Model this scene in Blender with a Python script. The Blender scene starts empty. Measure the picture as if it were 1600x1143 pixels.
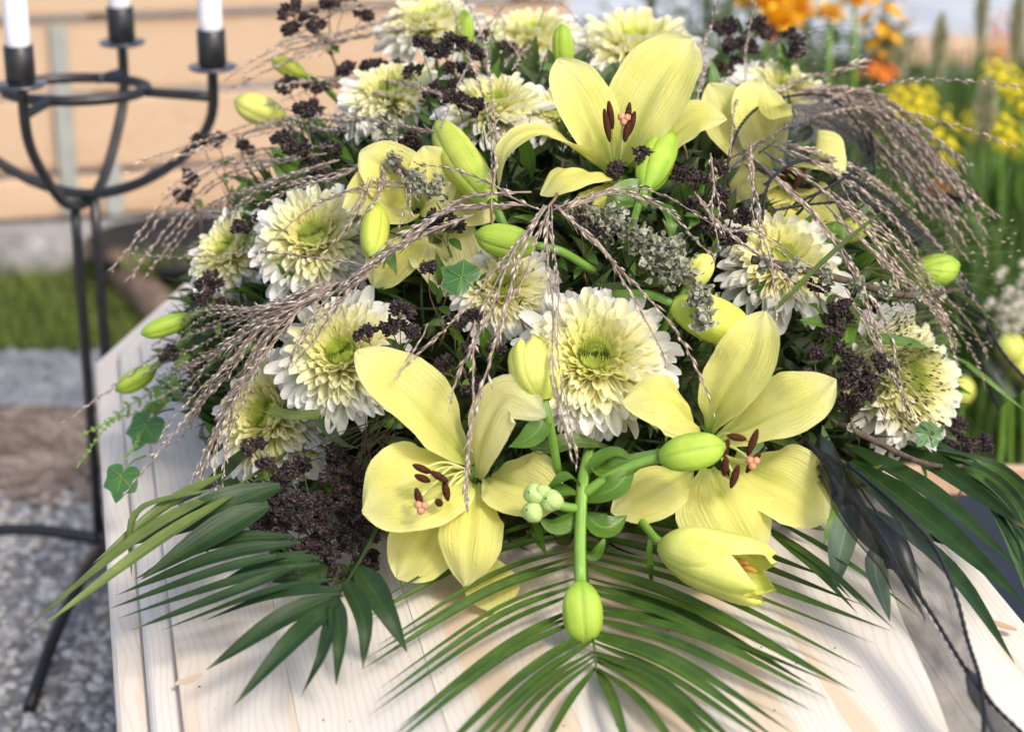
import bpy, math, random
import numpy as np
from mathutils import Vector, Matrix

sc = bpy.context.scene
COL = sc.collection
R = math.radians

# ---------------------------------------------------------------- camera
PITCH = R(20.0); HFOV = R(28.0); CZ = 1.20
FPX = 800 / math.tan(HFOV / 2)                      # focal length in photo pixels (1600 wide)
CAM = Vector((0, 0, CZ))
FWD = Vector((0, math.cos(PITCH), -math.sin(PITCH)))
RT = Vector((1, 0, 0)); UP = Vector((0, math.sin(PITCH), math.cos(PITCH)))
cd = bpy.data.cameras.new('camera'); cam = bpy.data.objects.new('camera', cd); COL.objects.link(cam)
cam.location = CAM; cam.rotation_euler = (math.pi / 2 - PITCH, 0, 0)
cd.sensor_fit = 'HORIZONTAL'; cd.sensor_width = 36; cd.lens = 18 / math.tan(HFOV / 2)
cd.clip_start = 0.05; cd.clip_end = 400
cd.dof.use_dof = True; cd.dof.focus_distance = 1.71; cd.dof.aperture_fstop = 4.5
sc.camera = cam
# ---------------------------------------------------------------- light
SUN_TO = Vector((0.42, -0.55, 0.74)).normalized()
w = bpy.data.worlds.new('World'); sc.world = w; w.use_nodes = True
wn = w.node_tree; bg = wn.nodes['Background']
sky = wn.nodes.new('ShaderNodeTexSky'); sky.sky_type = 'NISHITA'; sky.sun_disc = False; sky.dust_density = 4.0
sky.sun_elevation = math.asin(SUN_TO.z); sky.sun_rotation = math.atan2(SUN_TO.x, SUN_TO.y)
wn.links.new(sky.outputs[0], bg.inputs[0]); bg.inputs[1].default_value = 0.15
sl = bpy.data.lights.new('sun', 'SUN'); so = bpy.data.objects.new('sun', sl); COL.objects.link(so)
sl.energy = 1.25; sl.angle = R(10); sl.color = (1.0, 0.95, 0.88)
so.rotation_euler = SUN_TO.to_track_quat('Z', 'Y').to_euler(); so.location = (2, 0, 5)
sc.view_settings.view_transform = 'Standard'; sc.view_settings.look = 'None'
sc.view_settings.exposure = 0.80; sc.view_settings.gamma = 1
sc.render.engine = 'CYCLES'
sc.cycles.max_bounces = 6; sc.cycles.transparent_max_bounces = 10; sc.cycles.use_denoising = True

# ---------------------------------------------------------------- geometry of the place
LID = 0.45
MC = Vector((0.05, 2.03, 0.44)); MR = Vector((0.42, 0.48, 0.36))   # mound of flowers on the lid
def ray(px, py):
    return FWD + RT * ((px - 800) / FPX) + UP * ((571.5 - py) / FPX)
def P(px, py, d): return CAM + ray(px, py) * d                     # d = distance along the view axis
def depth_on(px, py):
    d = ray(px, py)
    tl = (CZ - LID) / -d.z
    o = Vector(((CAM - MC).x / MR.x, (CAM - MC).y / MR.y, (CAM - MC).z / MR.z))
    v = Vector((d.x / MR.x, d.y / MR.y, d.z / MR.z))
    a = v.dot(v); b = o.dot(v); c = o.dot(o) - 1
    disc = b * b - a * c
    tm = (-b - math.sqrt(disc)) / a if disc > 0 else -b / a
    return min(tl, tm)
def on(px, py, lift=0.0): return P(px, py, depth_on(px, py) - lift)
def lid_pt(px, py, h=0.0):
    d = ray(px, py); return CAM + d * ((CZ - LID - h) / -d.z)
def at_h(px, py, h):                                               # a point on the upright plane y = h
    d = ray(px, py); return CAM + d * (h / d.y)
def ground_pt(px, py): 
    d = ray(px, py); return CAM + d * (CZ / -d.z)
def cv(r, u, t): return (RT * r + UP * u - FWD * t).normalized()   # right, up, towards the viewer

# ---------------------------------------------------------------- object helpers
ORG = {}
def tag(o, label=None, cat=None, group=None, kind=None):
    if label: o['label'] = label
    if cat: o['category'] = cat
    if group: o['group'] = group
    if kind: o['kind'] = kind
    return o
def thing(name, label, cat, loc, group=None):
    o = bpy.data.objects.new(name, None); COL.objects.link(o)
    o.location = loc; o.empty_display_size = 0.01; ORG[o.name] = Vector(loc)
    return tag(o, label, cat, group)
def link(name, me, parent=None, loc=None, mat4=None):
    o = bpy.data.objects.new(name, me); COL.objects.link(o)
    if parent is not None:
        o.parent = parent
    if mat4 is not None: o.matrix_local = mat4
    elif loc is not None: o.location = loc
    return o
class MB:
    def __init__(s): s.v = []; s.f = []; s.uv = []
    def add(s, v, uv=(0, 0)): s.v.append(tuple(v)); s.uv.append(uv); return len(s.v) - 1
    def mesh(s, name, mat, smooth=True, org=None):
        me = bpy.data.meshes.new(name)
        v = np.array(s.v, dtype=np.float64).reshape(-1, 3)
        if org is not None: v = v - np.array(org)
        me.from_pydata(v.tolist(), [], s.f)
        ul = me.uv_layers.new(name='UVMap')
        li = np.empty(len(me.loops), dtype=np.int32); me.loops.foreach_get('vertex_index', li)
        ul.data.foreach_set('uv', np.array(s.uv, dtype=np.float32)[li].ravel())
        if smooth: me.polygons.foreach_set('use_smooth', np.ones(len(me.polygons), dtype=bool))
        if mat: me.materials.append(mat)
        me.update(); return me
    def build(s, name, mat, parent=None, smooth=True, kind=None):
        """world-space vertices; the object sits at its parent's base, or at its own centre"""
        if parent is not None:
            org = ORG[parent.name]
            o = link(name, s.mesh(name, mat, smooth, org), parent)
        else:
            a = np.array(s.v); org = Vector(((a[:, 0].min() + a[:, 0].max()) / 2, (a[:, 1].min() + a[:, 1].max()) / 2, a[:, 2].min()))
            o = link(name, s.mesh(name, mat, smooth, org)); o.location = org
        ORG[o.name] = Vector(org)
        if kind: o['kind'] = kind
        return o
def catmull(pts, n):
    pts = [Vector(p) for p in pts]
    if len(pts) == 2: return [pts[0].lerp(pts[1], i / n) for i in range(n + 1)]
    seg = [(pts[i + 1] - pts[i]).length for i in range(len(pts) - 1)]
    tot = sum(seg); out = []
    ext = [pts[0] * 2 - pts[1]] + pts + [pts[-1] * 2 - pts[-2]]
    for i in range(n + 1):
        d = tot * i / n; k = 0
        while k < len(seg) - 1 and d > seg[k]: d -= seg[k]; k += 1
        t = min(1, d / max(seg[k], 1e-9)); a, b, c, e = ext[k:k + 4]
        out.append(0.5 * ((2 * b) + (c - a) * t + (2 * a - 5 * b + 4 * c - e) * t * t + (3 * b - a - 3 * c + e) * t ** 3))
    return out
def tangents(p):
    n = len(p)
    return [(p[min(i + 1, n - 1)] - p[max(i - 1, 0)]).normalized() for i in range(n)]
def tube(mb, pts, r, sides=6, n=None, v0=0, cap=True):
    p = catmull(pts, n) if n else [Vector(q) for q in pts]
    T = tangents(p); rr = r if callable(r) else (lambda t: r)
    N = T[0].orthogonal().normalized(); rows = []
    for i, q in enumerate(p):
        N = (N - T[i] * N.dot(T[i])).normalized(); B = T[i].cross(N); t = i / (len(p) - 1)
        rows.append([mb.add(q + (N * math.cos(a) + B * math.sin(a)) * rr(t), (k / sides, t)) for k, a in
                     enumerate(2 * math.pi * k / sides for k in range(sides))])
    for a, b in zip(rows, rows[1:]):
        for k in range(sides): mb.f.append((a[k], a[(k + 1) % sides], b[(k + 1) % sides], b[k]))
    if cap: mb.f.append(tuple(reversed(rows[0]))); mb.f.append(tuple(rows[-1]))
def prof_of(tab):
    x = [a for a, _ in tab]; y = [b for _, b in tab]
    return lambda t: float(np.interp(t, x, y))
LILY = prof_of([(0, .2), (.1, .34), (.2, .56), (.3, .76), (.4, .91), (.5, .99), (.6, 1), (.7, .95), (.8, .82), (.88, .64), (.94, .42), (.98, .2), (1, .05)])
LEAF = prof_of([(0, .1), (.08, .35), (.2, .72), (.32, .94), (.42, 1), (.55, .94), (.7, .72), (.85, .38), (.95, .13), (1, .02)])
PALM = prof_of([(0, .25), (.1, .6), (.25, .95), (.4, 1), (.6, .85), (.8, .5), (.93, .18), (1, .02)])
BLADE = prof_of([(0, .7), (.3, 1), (.7, .7), (.9, .3), (1, .03)])
BAND = lambda t: 1.0
def strap(mb, pts, wid, hint, nv=12, nu=4, prof=LEAF, cup=.2, keel=0., ruffle=0., rf=3., ph=0., twist=0., fold=0., rough=0.):
    p = catmull(pts, nv); T = tangents(p); rows = []
    for i, q in enumerate(p):
        t = i / nv; N = hint(t) if callable(hint) else hint
        W = T[i].cross(N)
        if W.length < 1e-5: W = T[i].orthogonal()
        W.normalize(); n = W.cross(T[i])
        if twist:
            m = Matrix.Rotation(twist * t, 3, T[i]); W = m @ W; n = m @ n
        h = wid / 2 * prof(t); row = []
        for j in range(nu + 1):
            s = -1 + 2 * j / nu
            z = cup * h * s * s + fold * h * abs(s) - keel * h * (math.exp(-(s / .13) ** 2) - .45 * math.exp(-((abs(s) - .30) / .14) ** 2)) * min(1, 1.6 - 1.6 * t)
            if rough: z += rough * wid * (math.sin(7 * s + 9 * t + ph * 3) + math.sin(17 * t - 5 * s + ph * 5) * .6 + s * s * math.sin(31 * t + ph * 7 + 3 * s) * .8); h_ = h * (1 + rough * 1.2 * math.sin(23 * t + ph * 4 + s) * abs(s))
            else: h_ = h
            z += ruffle * wid * .5 * s * s * math.sin(rf * 6.28 * t + ph + (1.7 if s > 0 else 0))
            row.append(mb.add(q + W * (s * h_) + n * z, (j / nu, t)))
        rows.append(row)
    for a, b in zip(rows, rows[1:]):
        for k in range(nu): mb.f.append((a[k], a[k + 1], b[k + 1], b[k]))
def box(mb, c, sx, sy, sz, M=None):
    i0 = len(mb.v); c = Vector(c)
    for x, y, z in ((-1,-1,-1),(1,-1,-1),(1,1,-1),(-1,1,-1),(-1,-1,1),(1,-1,1),(1,1,1),(-1,1,1)):
        q = Vector((x * sx / 2, y * sy / 2, z * sz / 2)); q = M @ q if M else q
        mb.add(c + q, (x * sx / 2, z * sz / 2 + y * sy / 2))
    for f in ((0,3,2,1),(4,5,6,7),(0,1,5,4),(1,2,6,5),(2,3,7,6),(3,0,4,7)): mb.f.append(tuple(i0 + k for k in f))
def bev(o, wdt, seg=2):
    m = o.modifiers.new('bevel', 'BEVEL'); m.width = wdt; m.segments = seg; m.limit_method = 'ANGLE'; return o
_t = (1 + 5 ** .5) / 2
ICO = np.array([(-1,_t,0),(1,_t,0),(-1,-_t,0),(1,-_t,0),(0,-1,_t),(0,1,_t),(0,-1,-_t),(0,1,-_t),(_t,0,-1),(_t,0,1),(-_t,0,-1),(-_t,0,1)]) / math.hypot(1, _t)
ICOF = [(0,11,5),(0,5,1),(0,1,7),(0,7,10),(0,10,11),(1,5,9),(5,11,4),(11,10,2),(10,7,6),(7,1,8),(3,9,4),(3,4,2),(3,2,6),(3,6,8),(3,8,9),(4,9,5),(2,4,11),(6,2,10),(8,6,7),(9,8,1)]
def ball(mb, c, r, rng=None, jit=0., uv=None):
    i0 = len(mb.v); rr = r if isinstance(r, (tuple, list)) else (r, r, r); u = uv or (rng.random() if rng else .5, .5)
    for q in ICO:
        k = 1 + (rng.uniform(-jit, jit) if jit else 0)
        mb.add((c[0] + q[0] * rr[0] * k, c[1] + q[1] * rr[1] * k, c[2] + q[2] * rr[2] * k), u)
    mb.f += [(a + i0, b + i0, c_ + i0) for a, b, c_ in ICOF]
def lathe(mb, c, prof, sides=20, cap=True):
    rows = []
    for k, (r, z) in enumerate(prof):
        rows.append([mb.add((c[0] + r * math.cos(a), c[1] + r * math.sin(a), c[2] + z), (j / sides, k / (len(prof) - 1))) for j, a in enumerate(6.28318 * j / sides for j in range(sides))])
    for a, b in zip(rows, rows[1:]):
        for j in range(sides): mb.f.append((a[j], a[(j + 1) % sides], b[(j + 1) % sides], b[j]))
    if cap: mb.f.append(tuple(reversed(rows[0]))); mb.f.append(tuple(rows[-1]))

# ---------------------------------------------------------------- materials
class NT:
    def __init__(s, name):
        s.m = bpy.data.materials.new(name); s.m.use_nodes = True; s.t = s.m.node_tree; s.t.nodes.clear()
        s.out = s.t.nodes.new('ShaderNodeOutputMaterial')
    def n(s, typ, ins=None, **kw):
        nd = s.t.nodes.new('ShaderNode' + typ)
        for k, v in kw.items(): setattr(nd, k, v)
        for k, v in (ins or {}).items():
            if isinstance(v, bpy.types.NodeSocket): s.t.links.new(v, nd.inputs[k])
            else: nd.inputs[k].default_value = v
        return nd
    def uv(s):
        u = s.n('UVMap'); x = s.n('SeparateXYZ', {0: u.outputs[0]}); return u.outputs[0], x.outputs[0], x.outputs[1]
    def obj(s): return s.n('TexCoord').outputs['Object']
    def math(s, op, a, b=0.0): return s.n('Math', {0: a, 1: b}, operation=op).outputs[0]
    def mix(s, f, a, b, mode='MIX'):
        nd = s.n('Mix', data_type='RGBA', blend_type=mode)
        for k, v in ((0, f), (6, a), (7, b)):
            if isinstance(v, bpy.types.NodeSocket): s.t.links.new(v, nd.inputs[k])
            elif k: nd.inputs[k].default_value = tuple(v) + (1,) * (4 - len(v))
            else: nd.inputs[k].default_value = v
        return nd.outputs[2]
    def ramp(s, f, stops):
        nd = s.n('ValToRGB', {0: f}); e = nd.color_ramp.elements
        while len(e) < len(stops): e.new(0.5)
        for k, (p, c) in enumerate(stops): e[k].position = p; e[k].color = tuple(c) + (1,) * (4 - len(c))
        return nd.outputs[0]
    def noise(s, vec, scale, detail=3, rough=.55): return s.n('TexNoise', {'Vector': vec, 'Scale': scale, 'Detail': detail, 'Roughness': rough}).outputs[0]
    def bump(s, h, strength=.3, dist=.002): return s.n('Bump', {'Height': h, 'Strength': strength, 'Distance': dist}).outputs[0]
    def rnd(s): return s.n('ObjectInfo').outputs['Random']
    def bsdf(s, col, rough=.5, bump=None, spec=.4, metal=0.):
        ins = {'Base Color': col if isinstance(col, bpy.types.NodeSocket) else tuple(col) + (1,), 'Roughness': rough, 'Specular IOR Level': spec, 'Metallic': metal}
        if bump is not None: ins['Normal'] = bump
        return s.n('BsdfPrincipled', ins).outputs[0]
    def end(s, sh): s.t.links.new(sh, s.out.inputs[0]); return s.m
    def sheet(s, col, rough, trans, bump=None, spec=.3, tcol=None):        # thin leaf or petal: some light comes through
        a = s.bsdf(col, rough, bump, spec); ins = {'Color': tcol if tcol is not None else col}
        if bump is not None: ins['Normal'] = bump
        b = s.n('BsdfTranslucent', ins).outputs[0]
        return s.end(s.n('MixShader', {0: trans, 1: a, 2: b}).outputs[0])

def m_lily(name, base, body, tip, rib):
    m = NT(name); uv, u, v = m.uv()
    c = m.ramp(v, [(0, base), (.16, tuple((a + b) / 2 for a, b in zip(base, body))), (.36, body), (.8, body), (1, tip)])
    big = m.noise(m.obj(), 17, 2)
    c = m.mix(m.ramp(big, [(.42, (0, 0, 0)), (.66, (.75, .75, .75))]), c, m.mix(.6, c, tip))
    cu = m.math('ABSOLUTE', m.math('SUBTRACT', u, .5))
    ribm = m.ramp(cu, [(0, (1, 1, 1)), (.035, (.55, .55, .55)), (.10, (0, 0, 0))])
    c = m.mix(m.math('MULTIPLY', ribm, m.ramp(v, [(0, (1,) * 3), (.35, (.7,) * 3), (.75, (.25,) * 3), (.95, (0, 0, 0))])), c, rib)
    edge = m.ramp(cu, [(.36, (0, 0, 0)), (.5, (1, 1, 1))])
    c = m.mix(m.math('MULTIPLY', edge, .5), c, tip)
    spread = m.math('ADD', m.math('MULTIPLY', m.math('SUBTRACT', u, .5), 46), m.math('MULTIPLY', big, 3.0))
    vein = m.noise(m.n('CombineXYZ', {0: spread, 1: m.math('MULTIPLY', v, 2.2)}).outputs[0], 1.0, 3)
    c = m.mix(m.math('MULTIPLY', m.ramp(vein, [(.48, (0, 0, 0)), (.68, (1, 1, 1))]), .22), c, rib)
    fine = m.noise(m.obj(), 160, 4)
    c = m.mix(m.math('MULTIPLY', fine, .16), c, body)
    spk = m.noise(m.obj(), 330, 2)
    c = m.mix(m.math('MULTIPLY', m.ramp(spk, [(.74, (0, 0, 0)), (.78, (1, 1, 1))]), .5), c, (.40, .24, .05))
    h = m.math('ADD', vein, m.math('MULTIPLY', fine, .5))
    return m.sheet(c, .66, .42, m.bump(h, .6, .003), .12)
M = {}
M['lily'] = m_lily('lily_petal', (.46, .60, .10), (.825, .78, .225), (.875, .85, .42), (.56, .62, .10))
M['lily_pale'] = m_lily('pale_lily_petal', (.6, .68, .2), (.86, .81, .36), (.88, .86, .55), (.62, .68, .2))
def m_mum(name, stops):
    m = NT(name); uv, u, v = m.uv()
    c = m.ramp(v, stops)
    c = m.mix(m.math('MULTIPLY', m.rnd(), .18), c, (.86, .80, .62))
    sv = m.n('CombineXYZ', {0: m.math('MULTIPLY', u, 9), 1: v}).outputs[0]
    return m.sheet(c, .55, .50, m.bump(m.noise(sv, 1.2, 2), .4, .0012), .2)
M['mum_out'] = m_mum('chrysanthemum_outer', [(0, (.87, .84, .38)), (.4, (.91, .89, .58)), (.75, (.92, .91, .82)), (1, (.93, .92, .90))])
M['mum_mid'] = m_mum('chrysanthemum_middle', [(0, (.86, .83, .28)), (.45, (.91, .88, .40)), (.8, (.93, .91, .58)), (1, (.93, .92, .74))])
M['mum_in'] = m_mum('chrysanthemum_inner', [(0, (.72, .76, .18)), (.5, (.89, .86, .36)), (1, (.92, .90, .58))])
M['mum_core'] = m_mum('chrysanthemum_core', [(0, (.36, .50, .05)), (.5, (.56, .68, .10)), (1, (.76, .80, .20))])
def m_bud(name, green, body, seam):
    m = NT(name); uv, u, v = m.uv()
    c = m.ramp(v, [(0, green), (.35, body), (.8, body), (1, green)])
    cu = m.math('ABSOLUTE', m.math('SUBTRACT', u, .5))
    c = m.mix(m.math('MULTIPLY', m.ramp(cu, [(0, (1, 1, 1)), (.13, (0, 0, 0))]), .65), c, green)
    c = m.mix(m.math('MULTIPLY', m.ramp(cu, [(.40, (0, 0, 0)), (.5, (1, 1, 1))]), .7), c, seam)
    sv = m.n('CombineXYZ', {0: m.math('MULTIPLY', u, 16), 1: m.math('MULTIPLY', v, 2)}).outputs[0]
    n = m.noise(sv, 1, 3); c = m.mix(m.math('MULTIPLY', n, .3), c, green); n3 = m.noise(m.obj(), 45, 3); c = m.mix(m.math('MULTIPLY', m.ramp(n3, [(.4, (0, 0, 0)), (.65, (1, 1, 1))]), .35), c, tuple(min(1, x * 1.35) for x in body))
    return m.sheet(c, .5, .15, m.bump(n, .4, .0014), .25)
M['bud'] = m_bud('green_bud', (.20, .36, .035), (.40, .54, .07), (.15, .27, .03))
M['bud_pale'] = m_bud('pale_green_bud', (.34, .50, .16), (.50, .62, .24), (.42, .54, .18))
M['bud_yellow'] = m_bud('yellow_green_bud', (.30, .43, .05), (.56, .61, .10), (.30, .40, .05))
M['bud_open'] = m_bud('opening_bud', (.48, .58, .09), (.78, .76, .20), (.84, .78, .28))
def m_leaf(name, dark, light, rough=.35, trans=.2, stripes=14, spec=.5):
    m = NT(name); uv, u, v = m.uv()
    sv = m.n('CombineXYZ', {0: m.math('MULTIPLY', u, stripes), 1: m.math('MULTIPLY', v, 1.5)}).outputs[0]
    n = m.noise(sv, 1, 3); n2 = m.noise(m.obj(), 40, 3)
    c = m.mix(m.ramp(n2, [(.3, (0, 0, 0)), (.7, (1, 1, 1))]), dark, light)
    c = m.mix(m.math('MULTIPLY', n, .45), c, light)
    c = m.mix(m.math('MULTIPLY', m.rnd(), .4), c, dark)
    cu = m.math('ABSOLUTE', m.math('SUBTRACT', u, .5))
    c = m.mix(m.math('MULTIPLY', m.ramp(cu, [(0, (1, 1, 1)), (.05, (0, 0, 0))]), .4), c, tuple(min(1, x * 2.0) for x in light))
    dry = m.math('MULTIPLY', m.ramp(v, [(.90, (0, 0, 0)), (1, (1, 1, 1))]), m.ramp(m.rnd(), [(.3, (0, 0, 0)), (.7, (.8, .8, .8))])); c = m.mix(dry, c, (.26, .20, .08))
    return m.sheet(c, rough, trans, m.bump(n, .5, .0015), spec)
M['palm_dark'] = m_leaf('dark_palm', (.009, .026, .006), (.026, .060, .013), .45, .12, 14, .32)
M['palm'] = m_leaf('fresh_palm', (.020, .052, .006), (.075, .145, .018), .42, .15, 8)
M['palm_light'] = m_leaf('yellow_green_palm', (.065, .105, .018), (.16, .21, .045), .4, .25, 8)
M['leaf'] = m_leaf('lily_leaf', (.05, .12, .012), (.13, .25, .03), .3, .25)
M['leaf_grey'] = m_leaf('grey_green_leaf', (.07, .12, .07), (.15, .21, .13), .35, .2)
M['leaf_fill'] = m_leaf('filler_leaf', (.024, .046, .012), (.10, .15, .03), .4, .2)
M['ivy'] = m_leaf('ivy_leaf', (.03, .10, .025), (.07, .19, .05), .28, .15, 5)
M['fern'] = m_leaf('fern', (.16, .30, .05), (.30, .46, .10), .5, .3)
M['blade'] = m_leaf('garden_blade', (.035, .08, .010), (.11, .20, .032), .5, .3)
M['lawn'] = m_leaf('lawn_blade', (.10, .15, .02), (.20, .25, .05), .6, .3)
M['stem'] = m_leaf('green_stem', (.10, .22, .025), (.20, .36, .05), .4, .05)
def m_plain(name, a, b, scale=60, rough=.6, bump=.3, dist=.001, spec=.3, metal=0., trans=0.):
    m = NT(name); n = m.noise(m.obj(), scale, 4); c = m.mix(m.ramp(n, [(.3, (0, 0, 0)), (.7, (1, 1, 1))]), a, b)
    bp = m.bump(n, bump, dist) if bump else None
    if trans: return m.sheet(c, rough, trans, bp, spec)
    return m.end(m.bsdf(c, rough, bp, spec, metal))
M['anther'] = m_plain('anther', (.030, .010, .006), (.085, .028, .012), 500, .8, .8, .001, .1)
M['stigma'] = m_plain('stigma', (.50, .20, .11), (.60, .30, .18), 200, .4)
M['amber_anther'] = m_plain('amber_anther', (.40, .17, .03), (.55, .26, .06), 300, .7)
M['filament'] = m_plain('filament', (.66, .68, .22), (.74, .74, .30), 80, .4)
M['iron'] = m_plain('wrought_iron', (.007, .007, .008), (.016, .016, .018), 90, .38, .25, .001, .6)
M['pan'] = m_plain('drip_pan_steel', (.10, .10, .11), (.2, .2, .21), 90, .3, .1, .001, .6, .8)
M['wax'] = m_plain('candle_wax', (.84, .81, .84), (.88, .86, .88), 30, .4, .1, .001, .4)
M['wick'] = m_plain('wick', (.5, .48, .44), (.6, .58, .5), 300, .9)
M['moss'] = m_plain('moss', (.014, .018, .007), (.05, .062, .02), 70, .95, 1, .01, .05)
M['twig'] = m_plain('twig_bark', (.05, .038, .028), (.13, .10, .075), 160, .85, .8, .002, .15)
M['driedstem'] = m_plain('dried_stem', (.16, .10, .05), (.30, .20, .11), 160, .8, .3)
M['greenstem'] = m_plain('thin_green_stem', (.10, .14, .04), (.2, .24, .07), 160, .7, .3)
M['cord'] = m_plain('black_cord', (.006, .006, .008), (.02, .02, .024), 900, .55, .8, .001, .35)
M['plastic'] = m_plain('black_plastic', (.012, .012, .013), (.02, .02, .022), 60, .35, .1)
M['stone'] = m_plain('stone', (.16, .155, .15), (.36, .35, .33), 14, .9, .8, .01, .2)
M['slate'] = m_plain('slate', (.11, .12, .135), (.24, .25, .27), 12, .85, .8, .01, .25)
M['post'] = m_plain('grey_post', (.26, .27, .25), (.36, .37, .34), 20, .7)
M['log'] = m_plain('log', (.09, .06, .045), (.19, .135, .10), 25, .85, .8, .006)
M['mulch'] = m_plain('mulch', (.13, .10, .08), (.33, .27, .225), 9, .95, 1, .01, .05)
M['soil'] = m_plain('soil', (.02, .026, .012), (.06, .065, .03), 25, .95, 1, .01, .05)
M['paving'] = m_plain('paving', (.36, .38, .40), (.50, .52, .55), 3, .8, .3, .004)
M['yellow'] = m_plain('yellow_flower', (.80, .62, .02), (.86, .74, .05), 60, .6, .2, .001, .2, 0, .3)
M['orange'] = m_plain('orange_flower', (.80, .38, .01), (.86, .50, .03), 60, .6, .2, .001, .2, 0, .3)
M['amber'] = m_plain('amber_flower', (.80, .46, .06), (.86, .58, .12), 60, .6, .2, .001, .2, 0, .3)
M['redorange'] = m_plain('red_orange_flower', (.62, .14, .03), (.74, .26, .04), 60, .6, .2, .001, .2, 0, .3)
M['cream'] = m_plain('cream_flower', (.62, .58, .46), (.72, .68, .56), 60, .6, .2, .001, .2, 0, .3)
M['fluff'] = m_plain('grass_plume_fluff', (.34, .34, .19), (.50, .48, .32), 60, .9, .4, .003, .05, 0, .3)
M['fruit'] = m_plain('green_fruit', (.42, .50, .08), (.58, .60, .14), 20, .4)
def m_raceme():
    m = NT('dried_raceme'); uv, u, v = m.uv()
    c = m.ramp(u, [(0, (.24, .175, .135)), (.3, (.43, .34, .275)), (.65, (.62, .52, .42)), (1, (.80, .71, .58))])
    c = m.mix(m.math('MULTIPLY', v, .55), c, (.66, .54, .43))
    c = m.mix(m.math('MULTIPLY', m.rnd(), .35), c, (.38, .30, .28))
    return m.sheet(c, .7, .15, None, .2)
M['raceme'] = m_raceme()
def m_seed():
    m = NT('dark_seed'); uv, u, v = m.uv()
    c = m.ramp(u, [(0, (.008, .006, .006)), (.5, (.024, .017, .017)), (.85, (.058, .040, .038)), (1, (.12, .088, .078))])
    c = m.mix(m.math('MULTIPLY', m.rnd(), .3), c, (.05, .034, .033))
    return m.end(m.bsdf(c, .7, None, .2))
M['seed'] = m_seed()
def m_lichen():
    m = NT('lichen'); uv, u, v = m.uv()
    c = m.ramp(u, [(0, (.10, .10, .06)), (.5, (.26, .265, .185)), (1, (.47, .47, .365))])
    return m.sheet(c, .9, .12, m.bump(m.noise(m.obj(), 500, 3), .6, .001), .1)
M['lichen'] = m_lichen()
def m_wood(name, pale, mid, streak, sc_u=1.0, amt=.6, rough=.42):
    m = NT(name); uv, u, v = m.uv(); r = m.math('MULTIPLY', m.rnd(), 37.0)
    uu = m.math('ADD', u, r)
    wv = m.n('CombineXYZ', {0: m.math('MULTIPLY', uu, 5.0), 1: m.math('MULTIPLY', v, 1.3), 2: r}).outputs[0]
    warp = m.noise(wv, 1.4, 3)
    gu = m.math('ADD', m.math('MULTIPLY', uu, 16.0 * sc_u), m.math('MULTIPLY', warp, 2.6))
    gv = m.n('CombineXYZ', {0: gu, 1: m.math('MULTIPLY', v, .55), 2: r}).outputs[0]
    band = m.noise(gv, 1.0, 2)                                   # broad heart / sap streaks
    fu = m.math('ADD', m.math('MULTIPLY', uu, 1000.0 * sc_u), m.math('MULTIPLY', warp, 95.0))
    ring = m.math('SINE', fu)                                    # growth rings
    fine = m.noise(m.n('CombineXYZ', {0: m.math('MULTIPLY', uu, 900 * sc_u), 1: m.math('MULTIPLY', v, 14)}).outputs[0], 1, 2)
    c = m.mix(m.ramp(band, [(.47, (0, 0, 0)), (.62, (1, 1, 1))]), pale, mid)
    c = m.mix(m.math('MULTIPLY', m.ramp(band, [(.56, (0, 0, 0)), (.66, (1, 1, 1))]), amt), c, streak)
    c = m.mix(m.math('MULTIPLY', m.ramp(ring, [(.4, (0, 0, 0)), (1, (1, 1, 1))]), .42), c, streak)
    c = m.mix(m.math('MULTIPLY', fine, .22), c, mid)
    return m.end(m.bsdf(c, rough, m.bump(fine, .12, .0006), .4))
M['pine'] = m_wood('pale_pine', (.71, .665, .60), (.68, .585, .47), (.63, .45, .28))
M['board'] = m_wood('fence_board', (.56, .405, .275), (.50, .345, .22), (.40, .24, .13), .5, .5, .7)
M['knot'] = m_wood('knot_patch', (.66, .52, .36), (.60, .44, .28), (.46, .28, .14), 2.0, .8, .5)
def m_organza(name='black_organza', lo=.48, hi=.72):
    m = NT(name); uv, u, v = m.uv()
    n = m.noise(m.obj(), 25, 3)
    d = m.bsdf((.012, .012, .016), .4, None, .5)
    fac = m.ramp(n, [(.3, (lo,) * 3), (.7, (hi,) * 3)])
    return m.end(m.n('MixShader', {0: fac, 1: m.n('BsdfTransparent', {0: (1, 1, 1, 1)}).outputs[0], 2: d}).outputs[0])
M['organza'] = m_organza(); M['organza_thin'] = m_organza('thin_black_organza', .30, .52); M['organza_dense'] = m_organza('folded_black_organza', .74, .92)
def m_ground():
    m = NT('gravel_ground'); o = m.obj(); a = m.noise(o, 90, 4); b = m.noise(o, 3.0, 4)
    c = m.ramp(a, [(.3, (.16, .16, .165)), (.55, (.36, .355, .35)), (.75, (.55, .54, .53))])
    c = m.mix(m.ramp(b, [(.45, (0, 0, 0)), (.65, (.6, .6, .6))]), c, (.27, .235, .20), 'MIX')
    return m.end(m.bsdf(c, .9, m.bump(a, 1, .01), .15))
M['gravel'] = m_ground()
def m_pebble():
    m = NT('pebble'); uv, u, v = m.uv()
    c = m.ramp(u, [(0, (.22, .215, .21)), (.5, (.48, .465, .445)), (.85, (.70, .68, .655)), (1, (.50, .42, .35))])
    return m.end(m.bsdf(c, .85, None, .2))
M['pebble'] = m_pebble()

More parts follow.
